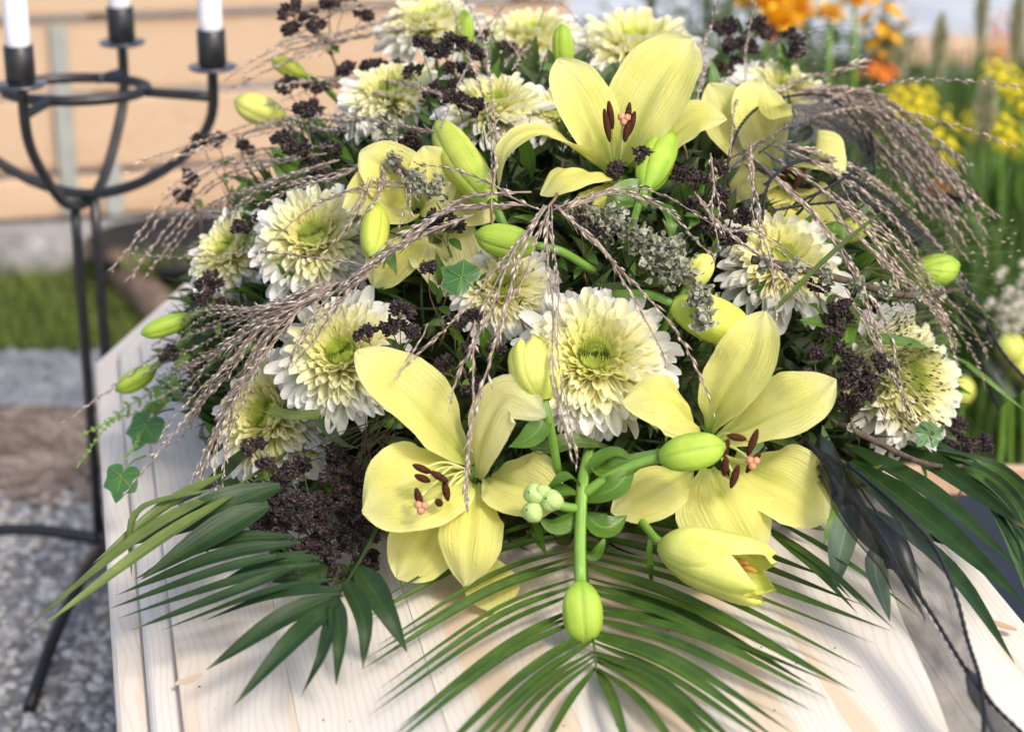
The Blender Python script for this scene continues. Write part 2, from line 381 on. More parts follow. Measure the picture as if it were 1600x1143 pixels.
# ================================================================ SETTING
def sheet_obj(name, pts, z, mat, kind='structure'):
    mb = MB()
    for x, y in pts: mb.add((x, y, z), (x, y))
    mb.f.append(tuple(range(len(pts)))); o = mb.build(name, mat, None, False); o['kind'] = kind; return o
sheet_obj('ground', [(-60, -60), (60, -60), (60, 60), (-60, 60)], 0, M['gravel'])
sheet_obj('lawn', [(-2.6, 3.30), (-.22, 3.30), (-.1, 3.86), (-2.6, 3.92)], .012, M['soil'])
sheet_obj('mulch_path', [(-2.4, 2.70), (-.66, 2.72), (-.50, 3.10), (-2.4, 3.14)], .006, M['mulch'])
sheet_obj('flower_bed', [(.46, 2.0), (4.5, 2.0), (4.5, 5.6), (.0, 5.6), (.1, 3.1)], .008, M['soil'])
sheet_obj('paved_path', [(-.2, 5.9), (6, 5.9), (6, 9), (-.2, 9)], .006, M['paving'])
rng = random.Random(5)
mb = MB()
for _ in range(11000):
    y = rng.uniform(1.5, 2.75); x = -rng.uniform(.25, 1.35)
    if x < -(.33 * y + .3): continue
    s = rng.uniform(.0035, .0085)
    ball(mb, (x, y, s * .4), (s, s * rng.uniform(.7, 1.2), s * .7), rng, .18)
mb.build('gravel', M['pebble'], None, False, 'stuff')
mb = MB()
for _ in range(1300):                                       # bark chips and grit on the path
    y = rng.uniform(2.68, 3.12); x = -rng.uniform(.62, 1.5); s = rng.uniform(.006, .016)
    ball(mb, (x, y, .01), (s, s * .6, s * .4), rng, .25)
mb.build('bark_chips', M['mulch'], None, False, 'stuff')
mb = MB()
for _ in range(9000):
    x = -rng.uniform(.15, 1.75); y = rng.uniform(3.32, 3.88); h = rng.uniform(.02, .05)
    a = rng.uniform(0, 6.28); d = Vector((math.cos(a), math.sin(a), 0)); q = Vector((x, y, .01)); r = rng.uniform(0, 1)
    i = mb.add(q - d * .002, (r, 0)); j = mb.add(q + d * .002, (r, 0))
    k = mb.add(q + Vector((rng.uniform(-.02, .02), rng.uniform(-.02, .02), h)), (r, 1)); mb.f.append((i, j, k))
mb.build('lawn_grass', M['lawn'], None, True, 'stuff')
mb = MB()
for _ in range(1500):                                       # band of blue grey slate chips in front of the lawn
    y = rng.uniform(3.08, 3.32); x = -rng.uniform(.3, 1.7); s = rng.uniform(.010, .026)
    ball(mb, (x, y, .012), (s, s * rng.uniform(.6, 1), s * .55), rng, .3)
mb.build('slate_chips', M['slate'], None, False, 'stuff')
# pine board fence on the left, standing behind the lawn; it runs off to the right further back
F0 = Vector((-2.4, 3.86, 0)); F1 = Vector((.12, 4.45, 0)); fd = (F1 - F0).normalized(); fn = Vector((fd.y, -fd.x, 0)); L = (F1 - F0).length
fa = math.atan2(fd.y, fd.x); FM = Matrix.Rotation(fa, 3, 'Z')
fence = thing('board_fence', 'pale pine fence of wide horizontal boards behind the candle stand', 'fence', F0)
zz = .004
for k, hgt in enumerate([.098, .165, .165, .235, .235]):
    mb = MB(); c = F0 + fd * L / 2 + Vector((0, 0, zz + hgt / 2)) + fn * (.0, -.006, .0, .022, .018)[k]
    i0 = len(mb.v); box(mb, c, L, .032, hgt - .012, FM)
    for q in range(8):
        x, y = mb.uv[q]; mb.uv[q] = (mb.v[q][2] * 1.0, x * 1.0)
    o = bev(mb.build('board', M['board'], fence, False), .008); zz += hgt
for s in (.22, .41, .62, .80, .97):
    mb = MB(); box(mb, F0 + fd * L * s - fn * .06 + Vector((0, 0, .5)), .07, .07, 1.0, FM); bev(mb.build('post', M['post'], fence, False), .006)
for s in (.497 * 1.17, .527 * 1.17):
    mb = MB(); box(mb, F0 + fd * L * s + fn * .023 + Vector((0, 0, .02 + (.2 if s < .6 else .05))), .036, .012, (.40 if s < .6 else .12), FM)
    bev(mb.build('batten', M['post'], fence, False), .003)
# things by the foot of the fence
def rock(px, py, h, size, mat, label, seed):
    p = ground_pt(px, py) if h is None else at_h(px, py, h); r_ = random.Random(seed); mb = MB()
    for a in range(9):
        for b in range(14):
            th = math.pi * a / 8; ph = 2 * math.pi * b / 14
            k = 1 + .13 * math.sin(3 * ph + seed) * math.sin(th) + .08 * math.sin(5 * th + ph * 2)
            mb.add((p.x + size[0] * k * math.sin(th) * math.cos(ph), p.y + size[1] * k * math.sin(th) * math.sin(ph), size[2] * .7 + size[2] * k * math.cos(th)), (b / 14, a / 8))
    for a in range(8):
        for b in range(14): mb.f.append((a * 14 + b, a * 14 + 14 + b, a * 14 + 14 + (b + 1) % 14, a * 14 + (b + 1) % 14))
    return tag(mb.build('rock', mat), label, 'rock')
rock(30, 430, None, (.075, .06, .05), M['stone'], 'pale rounded rock at the left edge below the fence', 1)
rock(78, 428, None, (.05, .05, .04), M['stone'], 'smaller grey rock beside the pale rock under the fence', 2)
mb = MB(); q = ground_pt(215, 432)
lathe(mb, (q.x + .08, q.y - .02, 0), [(.07, .0), (.16, .045), (.175, .08), (.168, .082), (.15, .05), (.06, .02)], 24)
tag(mb.build('shallow_bowl', M['plastic']), 'shallow black planting bowl on the lawn by the fence', 'bowl')
mb = MB(); a = at_h(178, 425, 3.75); b = at_h(262, 520, 3.45); a.z = .045; b.z = .04
tube(mb, [a, (a + b) / 2, b], .035, 10, 6); tag(mb.build('log', M['log']), 'brown weathered log lying on the lawn beside the coffin', 'log')
def tuft(name, label, cat, base, n, ht, wid, mat, seed, spread=.5, group=None):
    r_ = random.Random(seed); t = thing(name, label, cat, base, group); mb = MB()
    for _ in range(n):
        a = r_.uniform(0, 6.28); d = Vector((math.cos(a), math.sin(a), 0)); k = r_.uniform(.2, 1) * spread; h = ht * r_.uniform(.6, 1)
        strap(mb, [base + d * .01, base + d * k * h * .35 + Vector((0, 0, h * .6)), base + d * k * h + Vector((0, 0, h * r_.uniform(.7, 1)))], wid, d.cross(Vector((0, 0, 1))).cross(d) + d * -.3, 5, 2, BLADE, .15)
    mb.build('blades', mat, t); return t
tuft('grass_tuft', 'yellow green grass tuft beside the black bowl', 'grass tuft', Vector((at_h(222, 440, 3.6).x, 3.6, 0)), 40, .13, .012, M['lawn'], 4, .7)

# ---------------------------------------------------------------- candle stand
SC = Vector((-.532, 2.47, 0)); st = thing('candle_stand', 'black wrought iron candle stand on the gravel beside the coffin', 'candle stand', SC)
dA = Vector((.036, .125, 0)); dB = Vector((.172, -.027, 0)); ZC = .69; ZB = .52
def iron(name, pts, r=.0065, n=16, parent=st): 
    mb = MB(); tube(mb, pts, r, 8, n); return mb.build(name, M['iron'], parent)
TIP = [SC - dA, SC + dA, SC + dB, SC - dB]
for d_, zo in ((dA, 0), (dB, .012)):
    pts = [SC - d_ + Vector((0, 0, ZC)), SC - d_ * .97 + Vector((0, 0, ZC - .06)), SC - d_ * .78 + Vector((0, 0, ZB + .065)), SC - d_ * .40 + Vector((0, 0, ZB + .012 + zo)), SC + Vector((0, 0, ZB - .004 + zo)),
           SC + d_ * .40 + Vector((0, 0, ZB + .012 + zo)), SC + d_ * .78 + Vector((0, 0, ZB + .065)), SC + d_ * .97 + Vector((0, 0, ZC - .06)), SC + d_ + Vector((0, 0, ZC))]
    iron('arm', pts, .0066, 40)
ringz = ZC - .03
iron('ring', [SC + Vector((.086 * math.cos(a), .066 * math.sin(a), ringz)) for a in [2 * math.pi * k / 28 for k in range(29)]], .0065, None)
for d_ in (dA, -dA, dB, -dB): iron('spoke', [SC + d_ * .46 + Vector((0, 0, ringz)), SC + d_ * .985 + Vector((0, 0, ringz - .004))], .006, 4)
for dx in (-.0125, .0125): iron('pole', [SC + Vector((dx, 0, .05)), SC + Vector((dx, 0, ZB))], .0066, 8)
for ex, ey in ((-.37, .05), (-.03, -.36), (.09, .32)):
    e = Vector((ex, ey, 0)); iron('foot', [SC + Vector((0, 0, .055)), SC + e * .3 + Vector((0, 0, .065)), SC + e * .7 + Vector((0, 0, .045)), SC + e + Vector((0, 0, .008))], .0085, 14)
iron('collar', [SC + Vector((-.012, 0, .06)), SC + Vector((.012, 0, .06))], .014, 4)
clab = ['white candle nearest the left edge in the lowest iron cup', 'white candle in the middle cup, its holder smallest and farthest', 'white candle in the right cup next to the flowers', 'white candle in the cup beyond the left picture edge']
for k, q in enumerate(TIP):
    c = q + Vector((0, 0, ZC))
    mb = MB(); lathe(mb, c, [(.010, -.001), (.026, .0), (.030, .003), (.029, .0045), (.012, .004)], 24); mb.build('drip_pan', M['pan'], st)
    mb = MB(); lathe(mb, c, [(.0155, .0045), (.0172, .008), (.0172, .048), (.0158, .049), (.0150, .044)], 20); mb.build('cup', M['iron'], st)
    if k == 3: continue
    cd_ = thing('candle', clab[k], 'candle', c + Vector((0, 0, .03)), 'candles on the iron stand')
    mb = MB(); lathe(mb, c, [(.0138, .022), (.0142, .06), (.0140, .25), (.0132, .262), (.008, .268)], 20); mb.build('wax_body', M['wax'], cd_)
    mb = MB(); tube(mb, [c + Vector((0, 0, .262)), c + Vector((.002, 0, .282))], .0012, 5); mb.build('wick', M['wick'], cd_)

# ---------------------------------------------------------------- coffin
KL = [Vector((-.219, 1.0, 0)), Vector((-.477, 2.22, 0)), Vector((-.33, 3.0, 0))]
KR = [Vector((.500, 1.131, 0)), Vector((.318, 2.37, 0)), Vector((.12, 3.06, 0))]
coffin = thing('coffin', 'pale pine coffin with panelled lid carrying the flower arrangement', 'coffin', Vector((0, 2.0, 0)))
def lz(s):
    s = min(s, 1 - s)
    return LID - .036 * max(0, (.31 - s) / .28) if s > .055 else LID - .046
def plank(s0, s1, zt, zb, name='plank'):
    mb = MB(); rows = []; wv = 0
    W0 = .76
    for k in range(3):
        if k: wv += ((KL[k] + KR[k]) / 2 - (KL[k - 1] + KR[k - 1]) / 2).length
        row = []
        for s, z in ((s0, zt(s0)), (s1, zt(s1)), (s1, zt(s1) - zb), (s0, zt(s0) - zb)):
            p = KL[k].lerp(KR[k], s); row.append(mb.add((p.x, p.y, z), (s * W0, wv)))
        rows.append(row)
    for a, b in zip(rows, rows[1:]):
        for k in range(4): mb.f.append((a[k], a[(k + 1) % 4], b[(k + 1) % 4], b[k]))
    mb.f.append(tuple(reversed(rows[0]))); mb.f.append(tuple(rows[-1]))
    o = mb.build(name, M['pine'], coffin, False); bev(o, .0004, 2); return o
cuts = [.062, .172, .3085]
g = .00003
for a, b in zip(cuts, cuts[1:]):
    for o in (plank(a + g, b - g, lz, .022), plank(1 - b + g, 1 - a - g, lz, .022)):
        if a < .07: o.modifiers[0].width = .0012; o.modifiers[0].segments = 3
cc = [.3088, .435, .565, .6912]
for a, b in zip(cc, cc[1:]): plank(a + g, b - g, lambda s: LID + .0004, .026)
for sgn in (0, 1):
    f = (lambda a, b: plank(a, b, lambda s: LID - .040, .03, 'lid_moulding')) if sgn == 0 else (lambda a, b: plank(1 - b, 1 - a, lambda s: LID - .040, .03, 'lid_moulding'))
    o = f(.030, .066); o.modifiers[0].width = .009; o.modifiers[0].segments = 4
    f = (lambda a, b: plank(a, b, lambda s: LID - .052, .035, 'lid_rim')) if sgn == 0 else (lambda a, b: plank(1 - b, 1 - a, lambda s: LID - .052, .035, 'lid_rim'))
    o = f(-.004, .0325); o.modifiers[0].width = .010; o.modifiers[0].segments = 3
plank(.035, .965, lambda s: LID - .0735, .30, 'body')
for px, py, ang in ((295, 1061, .5), (1568, 977, -.5)):
    p = CAM + ray(px, py) * 1.0
    zz0 = LID - .012 if px < 800 else LID - .020
    d = ray(px, py); p = CAM + d * ((CZ - zz0) / -d.z); 
    # height of the lid under this point
    k = 0; t = (p.y - 1.0) / 1.22; Lp = KL[0].lerp(KL[1], t); Rp = KR[0].lerp(KR[1], t); s = (p - Lp).xy.dot((Rp - Lp).xy) / (Rp - Lp).xy.length_squared
    zt = lz(s); p = CAM + d * ((CZ - zt) / -d.z); mb = MB()
    ax = Vector((math.cos(ang), math.sin(ang) , 0)); ay = Vector((-ax.y, ax.x, 0)); e = .001
    sl_ = (lz(s + e) - lz(s - e)) / (2 * e * .76)
    pts = []
    for j in range(16):
        a = 6.283 * j / 16; q = ax * (.0115 * math.cos(a)) + ay * (.0058 * math.sin(a) * (1 + .15 * math.sin(3 * a)))
        pts.append(mb.add(p + q + Vector((0, 0, q.x * sl_ + .00025)), (q.y, q.x)))
    mb.f.append(tuple(pts)); mb.build('knot', M['knot'], coffin, False)

# ================================================================ FLOWERS
# bed of moss and foam under the flowers
mb = MB(); r_ = random.Random(3); na, nb = 26, 48
for a in range(na + 1):
    for b in range(nb):
        th = math.pi / 2 * a / na; ph = 2 * math.pi * b / nb
        k = .84 + .05 * math.sin(7 * ph + 5 * th) * math.sin(9 * th) + r_.uniform(-.025, .025)
        x, y, z = math.sin(th) * math.cos(ph), math.sin(th) * math.sin(ph), math.cos(th)
        mb.add((MC.x + MR.x * k * x, MC.y + MR.y * k * y, LID + .004 + (MC.z - LID + MR.z) * k * z), (b / nb, a / na))
for a in range(na):
    for b in range(nb): mb.f.append((a * nb + b, a * nb + nb + b, a * nb + nb + (b + 1) % nb, a * nb + (b + 1) % nb))
tag(mb.build('moss_bed', M['moss']), 'dark moss covered mound the flowers are set in', 'moss', None, 'stuff')
def msurf(ph, th, k):
    return Vector((MC.x + MR.x * k * math.sin(th) * math.cos(ph), MC.y + MR.y * k * math.sin(th) * math.sin(ph), LID + (MC.z - LID + MR.z) * k * math.cos(th)))
for nm, mt, cnt, k0, ln, wd, lab, sd in (('filler_foliage', 'leaf_fill', 1500, .86, .055, .014, 'dark green filler leaves between the flowers', 1), ('sprig_foliage', 'leaf', 300, .90, .05, .013, 'fresh green sprig leaves poking out between the flowers', 2),
                                       ('needle_foliage', 'palm_dark', 1500, .86, .07, .003, 'thin dark needle sprigs in the gaps of the mound', 7)):
    mb = MB(); r_ = random.Random(sd)
    for _ in range(cnt):
        ph = r_.uniform(math.pi, 2 * math.pi) + r_.gauss(0, .25); th = math.acos(r_.uniform(.03, 1)); p = msurf(ph, th, k0 + r_.uniform(-.03, .03))
        n = (p - Vector((MC.x, MC.y, LID - .1))).normalized(); d = (n + Vector((r_.gauss(0, 1), r_.gauss(0, 1), r_.gauss(0, .8))) * .75).normalized()
        l = ln * r_.uniform(.6, 1.2); e = p + d * l; e.z = max(e.z, LID + .006); m_ = p + d * l * .5 + n * .008; m_.z = max(m_.z, LID + .006)
        strap(mb, [p, m_, e], wd * r_.uniform(.7, 1.3), n + Vector((0, -.4, .2)), 5, 2, LEAF, .25)
    tag(mb.build(nm, M[mt]), lab, 'foliage', None, 'stuff')

# ---- chrysanthemums
def petal_mesh(name, mat, curl, cup, bend=0.):
    mb = MB(); nu = 2; ts = (0, .25, .5, .70, .84, .93, .98, 1)
    pr = prof_of([(0, .40), (.25, .62), (.5, .88), (.70, 1), (.84, .93), (.93, .70), (.98, .42), (1, .16)])
    for t in ts:
        z = curl * t * t
        for j in range(nu + 1):
            s = -1 + 2 * j / nu; hh = .5 * pr(t); mb.add((s * hh + bend * t * t, t * (1 - abs(curl) * .15), z + cup * s * s * pr(t) * .10), (j / nu, t))
    for i in range(len(ts) - 1):
        for j in range(nu): a = i * (nu + 1) + j; mb.f.append((a, a + 1, a + nu + 2, a + nu + 1))
    return mb.mesh(name, mat)
PET = {'o': [petal_mesh('outer_petal', M['mum_out'], c, q, b) for c, q, b in ((.10, 1.0, 0), (.0, .8, .3), (.18, 1.2, -.3), (-.12, .7, .1), (.26, 1.5, -.15), (-.02, 2.2, .2))],
       'm': [petal_mesh('middle_petal', M['mum_mid'], c, q, b) for c, q, b in ((.22, 1.2, 0), (.12, 1.0, .3), (.30, 1.4, -.3), (.05, 1.8, .1))],
       'i': [petal_mesh('inner_petal', M['mum_in'], c, q, b) for c, q, b in ((.35, 1.3, .1), (.5, 1.2, -.2))]}
def chrysanth(px, py, wpx, facing, label, lift=.02, n=230, seed=0, hole=True, white=0., open_=1.0):
    r_ = random.Random(seed); dep = depth_on(px, py) - lift; c = P(px, py, dep); Rr = wpx / 2 / FPX * dep
    t = thing('chrysanthemum', label, 'chrysanthemum', c, 'white and yellow chrysanthemums of the arrangement')
    z = cv(*facing); q = z.to_track_quat('Z', 'Y'); t.rotation_mode = 'QUATERNION'; t.rotation_quaternion = q
    t.location = c - z * (.016 * Rr / .066)
    k = Rr / .0535; inner = MB(); ga = 2.399963
    for i in range(n):
        s = i / (n - 1); ph = i * ga + r_.uniform(-.12, .12)
        L = (.0545 - .0440 * s ** 1.12) * r_.uniform(.88, 1.08) * k
        e = R(-12 + 46 * s ** 1.2 * open_ + r_.uniform(-8, 8)); r0 = (.003 + .0065 * s ** .5) * k; h0 = (-.004 + .014 * s) * k
        wd = (.0114 - .0066 * s ** .8) * k * r_.uniform(.88, 1.12)
        key = 'o' if s < .36 else ('m' if s < .70 else 'i')
        Mx = Matrix.Rotation(ph, 4, 'Z') @ Matrix.Translation((0, r0, h0)) @ Matrix.Rotation(e, 4, 'X') @ Matrix.Rotation(r_.gauss(0, .22), 4, 'Y') @ Matrix.Diagonal((wd, L, L, 1))
        me = r_.choice(PET[key])
        if s < .76: link('petal', me, t, mat4=Mx)
        else:
            i0 = len(inner.v); co = [Mx @ v.co for v in me.vertices]
            for m_, v in enumerate(co): inner.add(v, ((m_ % 3) / 2, (m_ // 3) / 6))
            inner.f += [tuple(a + i0 for a in p.vertices) for p in me.polygons]
    o = link('inner_petals', inner.mesh('inner_petals', M['mum_in']), t); o['kind'] = 'stuff'
    core = MB()
    for i in range(110):
        s = (i + .5) / 110; ph = i * ga; rr = .0105 * math.sqrt(s) * k
        if hole and s < .05: continue
        d = Vector((math.cos(ph), math.sin(ph), 0)); b = d * rr + Vector((0, 0, .006 * k)); tip = d * rr * (1.0 if hole else .9) + Vector((0, 0, (.013 + .005 * s + r_.uniform(0, .002)) * k)); wv = Vector((-d.y, d.x, 0)) * (.0013 * k)
        i0 = len(core.v)
        core.add(b - wv, (0, 0)); core.add(b + wv, (1, 0)); core.add(b.lerp(tip, .7) + wv * 1.2, (1, .6)); core.add(tip, (.5, 1)); core.add(b.lerp(tip, .7) - wv * 1.2, (0, .6)); core.f.append((i0, i0 + 1, i0 + 2, i0 + 3, i0 + 4))
    o = link('disc_florets', core.mesh('disc_florets', M['mum_core']), t); o['kind'] = 'stuff'
    b = MB(); lathe(b, (0, 0, 0), [(.004 * k, -.016 * k), (.012 * k, -.010 * k), (.014 * k, .002 * k), (.010 * k, .006 * k)], 12); link('receptacle', b.mesh('receptacle', M['stem']), t)
    b = MB(); tube(b, [Vector((0, 0, -.012 * k)), Vector((.004, 0, -.045)), Vector((0, .01, -.10))], .003, 6, 6); link('stalk', b.mesh('stalk', M['stem']), t)
MUMS = [
 (930, 552, 262, (0, .40, .92), 'large white chrysanthemum with green eye between the two front lilies', .035, 250),
 (532, 548, 226, (-.18, .42, .90), 'white chrysanthemum with green centre directly above the left front lily', .03, 250),
 (488, 364, 212, (-.12, .48, .87), 'cream chrysanthemum with green eye at upper left behind drooping grass', .02, 220),
 (354, 386, 172, (-.50, .50, .70), 'small chrysanthemum turned sideways at the far left edge of the mound', .01, 190),
 (412, 645, 236, (-.55, .30, .78), 'chrysanthemum facing left, low down above the left palm leaf', .01, 200),
 (612, 138, 192, (-.15, .78, .60), 'cream chrysanthemum between dark seed heads near the top left of the mound', .02, 190),
 (772, 156, 186, (-.05, .80, .60), 'cream chrysanthemum directly left of the top lily above the tall bud', .02, 190),
 (995, 60, 232, (.05, .84, .54), 'largest cream chrysanthemum at the top, right above the top lily', .01, 220),
 (668, 26, 176, (-.1, .85, .50), 'pale chrysanthemum cut by the top edge, left of the others up there', .0, 160),
 (832, 48, 188, (.0, .84, .54), 'pale chrysanthemum at the top edge, left neighbour of the largest one', .0, 170),
 (1226, 398, 216, (.25, .62, .74), 'yellowish chrysanthemum on the right under drooping grass and lichen twig', .02, 220),
 (1430, 588, 240, (.60, .22, .77), 'chrysanthemum at the far right veiled by fine dark panicle grass', .02, 220),
 (788, 445, 168, (-.05, .45, .89), 'small chrysanthemum half hidden behind the ivy leaf in the middle', .0, 180),
 (866, 172, 120, (-.1, .6, .8), 'white chrysanthemum half hidden behind the left petals of the top lily', -.01, 150),
 (1228, 138, 180, (.30, .72, .62), 'white chrysanthemum at the upper right partly behind dark seed heads', .045, 190),
 (462, 690, 110, (-.3, .1, .9), 'white chrysanthemum peeking out under its neighbour at lower left', -.01, 130),
]
for k, a in enumerate(MUMS): chrysanth(a[0], a[1], a[2], a[3], a[4], a[5], min(380, int(a[6] * 1.55)), k + 11, hole=True)

# ---- lilies
def ellipsoid(mb, a, b, r, n=8, sides=8):
    a = Vector(a); b = Vector(b)
    tube(mb, [a.lerp(b, k / n) for k in range(n + 1)], lambda t: max(r * .12, r * math.sin(math.pi * (0.04 + .92 * t)) ** .6), sides, None)
def lily(cx, cy, lift, tepals, anthers, stigma, label, mat='lily', base_off=-.03, anth_w=.0032):
    D = depth_on(cx, cy) - lift; c = P(cx, cy, D - base_off)
    t = thing('lily', label, 'lily', c, 'yellow lilies of the arrangement'); sx = D / FPX
    for k, tp in enumerate(tepals):
        pts, wpx = tp[0], tp[1]; kw = dict(tp[2]) if len(tp) > 2 else {}
        hint = cv(*kw.pop('hint', (0, .25, 1))); mt = kw.pop('mat', mat)
        W = [P(x, y, D - z) for x, y, z in pts]
        mb = MB(); strap(mb, W, wpx * sx, hint, 30, 16, LILY, kw.get('cup', .22), kw.get('keel', .13), kw.get('ruffle', .075), kw.get('rf', 1.6), k * 1.3 + cx * .01, kw.get('twist', 0), 0, .012)
        mb.build('petal', M[mt], t)
    for (x0, y0, x1, y1, z) in anthers:
        a = P(x0, y0, D - z); b = P(x1, y1, D - z + .004); m_ = (a + b) / 2
        f = MB(); tube(f, [c + Vector((0, 0, 0)), c.lerp(m_, .55) + UP * .006, m_], .0011, 5, 8); fo = f.build('filament', M['filament'], t)
        mb = MB(); ellipsoid(mb, a, b, anth_w); mb.build('anther', M['anther'], fo)
    if stigma:
        x, y, z = stigma; e = P(x, y, D - z); f = MB(); tube(f, [c, c.lerp(e, .5) - UP * .004, e], .0019, 6, 8); fo = f.build('style', M['filament'], t)
        mb = MB()
        for k in range(3):
            a = 2.094 * k + .4; ball(mb, e + RT * .0028 * math.cos(a) + UP * .0028 * math.sin(a), .0036, random.Random(k), .1)
        mb.build('stigma', M['stigma'], fo)
    f = MB(); q = c - cv(0, .3, 1) * .10; tube(f, [c + FWD * .004, (c + q) / 2, q], .005, 7, 6); f.build('stalk', M['stem'], t)
lily(735, 735, .045, [
  ([(738, 728, -.03), (690, 670, .0), (625, 605, .028), (556, 548, .030)], 122, dict(hint=(.1, .55, .8), cup=.25)),
  ([(748, 748, -.03), (752, 690, .012), (790, 622, .035), (854, 650, .046)], 84, dict(hint=(-.5, .1, .85), cup=-.1, mat='lily_pale')),
  ([(730, 775, -.03), (690, 815, -.010), (655, 860, .004), (620, 903, .004)], 118, dict(hint=(-.1, .4, .9), cup=.15)),
  ([(728, 742, -.03), (680, 752, .012), (625, 772, .032), (566, 800, .030)], 152, dict(hint=(-.1, .35, .95), cup=.22)),
  ([(765, 745, -.03), (800, 752, .006), (840, 768, .018), (872, 790, .012)], 118, dict(hint=(.2, .3, .95), cup=.2)),
  ([(745, 755, -.03), (738, 810, .022), (733, 865, .036), (728, 916, .026)], 100, dict(hint=(0, .35, .95), cup=-.22)),
 ], [(645, 726, 674, 738, .06), (648, 742, 672, 752, .058), (672, 736, 700, 752, .062), (694, 750, 700, 782, .055), (650, 762, 658, 792, .060), (682, 780, 690, 790, .050)], (658, 792, .066),
 'left of the two front yellow lilies, wide open above the palm leaves')
lily(1105, 695, .05, [
  ([(1095, 680, -.03), (1075, 645, .006), (1035, 622, .026), (972, 628, .026)], 104, dict(hint=(-.2, .5, .85), cup=-.25)),
  ([(1110, 670, -.03), (1130, 620, -.006), (1170, 560, .010), (1196, 486, .008)], 104, dict(hint=(-.3, .25, .9), cup=.3)),
  ([(1120, 690, -.03), (1180, 660, .006), (1245, 630, .026), (1306, 592, .026)], 112, dict(hint=(.1, .55, .8), cup=.2)),
  ([(1145, 715, -.03), (1190, 740, .000), (1240, 765, .014), (1292, 812, .008)], 128, dict(hint=(.2, .3, .95), cup=.2)),
  ([(1080, 735, -.03), (1045, 750, .010), (1005, 775, .024), (955, 800, .020)], 92, dict(hint=(-.1, .4, .9), cup=-.2)),
  ([(1112, 730, -.03), (1130, 775, .024), (1155, 825, .034), (1190, 875, .022)], 158, dict(hint=(.05, .35, .95), cup=-.2)),
 ], [(1136, 680, 1166, 686, .062), (1138, 686, 1128, 714, .060), (1134, 712, 1132, 744, .058), (1184, 670, 1168, 712, .062), (1188, 706, 1166, 738, .056), (1154, 726, 1142, 762, .060)], (1176, 722, .064),
 'right of the two front yellow lilies, petals spread beside the green bud')
lily(962, 272, .04, [
  ([(955, 262, -.03), (935, 215, .0), (905, 150, .014), (872, 92, .006)], 98, dict(hint=(.25, .2, .95), cup=.25)),
  ([(968, 258, -.03), (995, 190, -.004), (1035, 120, .004), (1082, 62, -.006)], 128, dict(hint=(-.2, .25, .95), cup=.3)),
  ([(950, 272, -.03), (905, 232, .018), (840, 208, .036), (792, 236, .044), (778, 292, .036)], 66, dict(hint=(-.1, .9, .4), cup=.2)),
  ([(985, 258, -.03), (1040, 220, -.01), (1090, 185, .004), (1136, 186, .006)], 74, dict(hint=(.1, .6, .8), cup=.15)),
  ([(955, 285, -.03), (920, 268, .02), (880, 275, .038), (845, 305, .036)], 84, dict(hint=(-.15, .75, .6), cup=-.15)),
  ([(965, 285, -.03), (950, 300, .015), (920, 315, .028), (880, 335, .026)], 60, dict(hint=(0, .7, .7), cup=-.1)),
 ], [(951, 158, 957, 202, .040), (944, 170, 953, 222, .044), (984, 160, 978, 204, .040), (992, 174, 982, 212, .042), (982, 190, 976, 222, .046)], (975, 186, .044),
 'yellow lily at the top of the mound with upright petals and dark anthers', anth_w=.0030)
lily(1215, 280, -.02, [
  ([(1210, 265, -.03), (1195, 205, .0), (1185, 165, .01), (1192, 128, .0)], 100, dict(hint=(.1, .3, .9))),
  ([(1222, 272, -.03), (1260, 250, .0), (1290, 245, .01), (1322, 268, .01)], 100, dict(hint=(.3, .6, .7))),
  ([(1215, 285, -.03), (1240, 310, .01), (1280, 335, .02), (1318, 352, .01)], 96, dict(hint=(.2, .4, .9))),
  ([(1205, 278, -.03), (1180, 275, .01), (1150, 285, .02), (1120, 310, .01)], 90, dict(hint=(-.1, .5, .8))),
  ([(1200, 260, -.03), (1165, 215, .0), (1135, 175, .0), (1108, 130, .0)], 92, dict(hint=(-.2, .4, .9))),
  ([(1210, 290, -.03), (1205, 315, .01), (1195, 340, .01), (1180, 360, .0)], 84, dict(hint=(0, .4, .9))),
 ], [(1232, 252, 1222, 288, .03), (1252, 268, 1238, 300, .03), (1256, 262, 1246, 280, .03)], None, 'yellow lily veiled by black organza at the upper right of the mound')
lily(655, 340, .01, [
  ([(645, 340, -.03), (615, 318, .0), (580, 308, .01), (535, 325, .01)], 104, dict(hint=(-.2, .5, .8))),
  ([(645, 330, -.03), (625, 290, .0), (600, 262, .0), (562, 238, .0)], 100, dict(hint=(-.1, .4, .9))),
  ([(668, 340, -.03), (705, 325, .0), (740, 325, .01), (772, 345, .01)], 104, dict(hint=(.2, .5, .8))),
  ([(664, 355, -.03), (690, 385, .01), (702, 420, .02), (692, 462, .015)], 116, dict(hint=(0, .4, .9), mat='lily_pale')),
  ([(645, 355, -.03), (625, 385, .01), (605, 415, .015), (582, 448, .01)], 92, dict(hint=(-.1, .4, .9))),
  ([(657, 330, -.03), (668, 298, .0), (675, 265, .0), (662, 228, .0)], 92, dict(hint=(0, .4, .9))),
 ], [], None, 'yellow lily in the upper left centre, mostly hidden under dried grass')
# the loose petal on the lid under the left front lily
mb = MB(); p0 = lid_pt(752, 862, .035); p1 = lid_pt(765, 905, .018); p2 = lid_pt(772, 958, .006)
strap(mb, [p0, p1, p2], .046, Vector((0, -.3, 1)), 12, 6, LILY, .2, .03, .03)
tag(mb.build('lily_petal', M['lily']), 'single yellow petal tip touching the lid below the left front lily', 'petal')

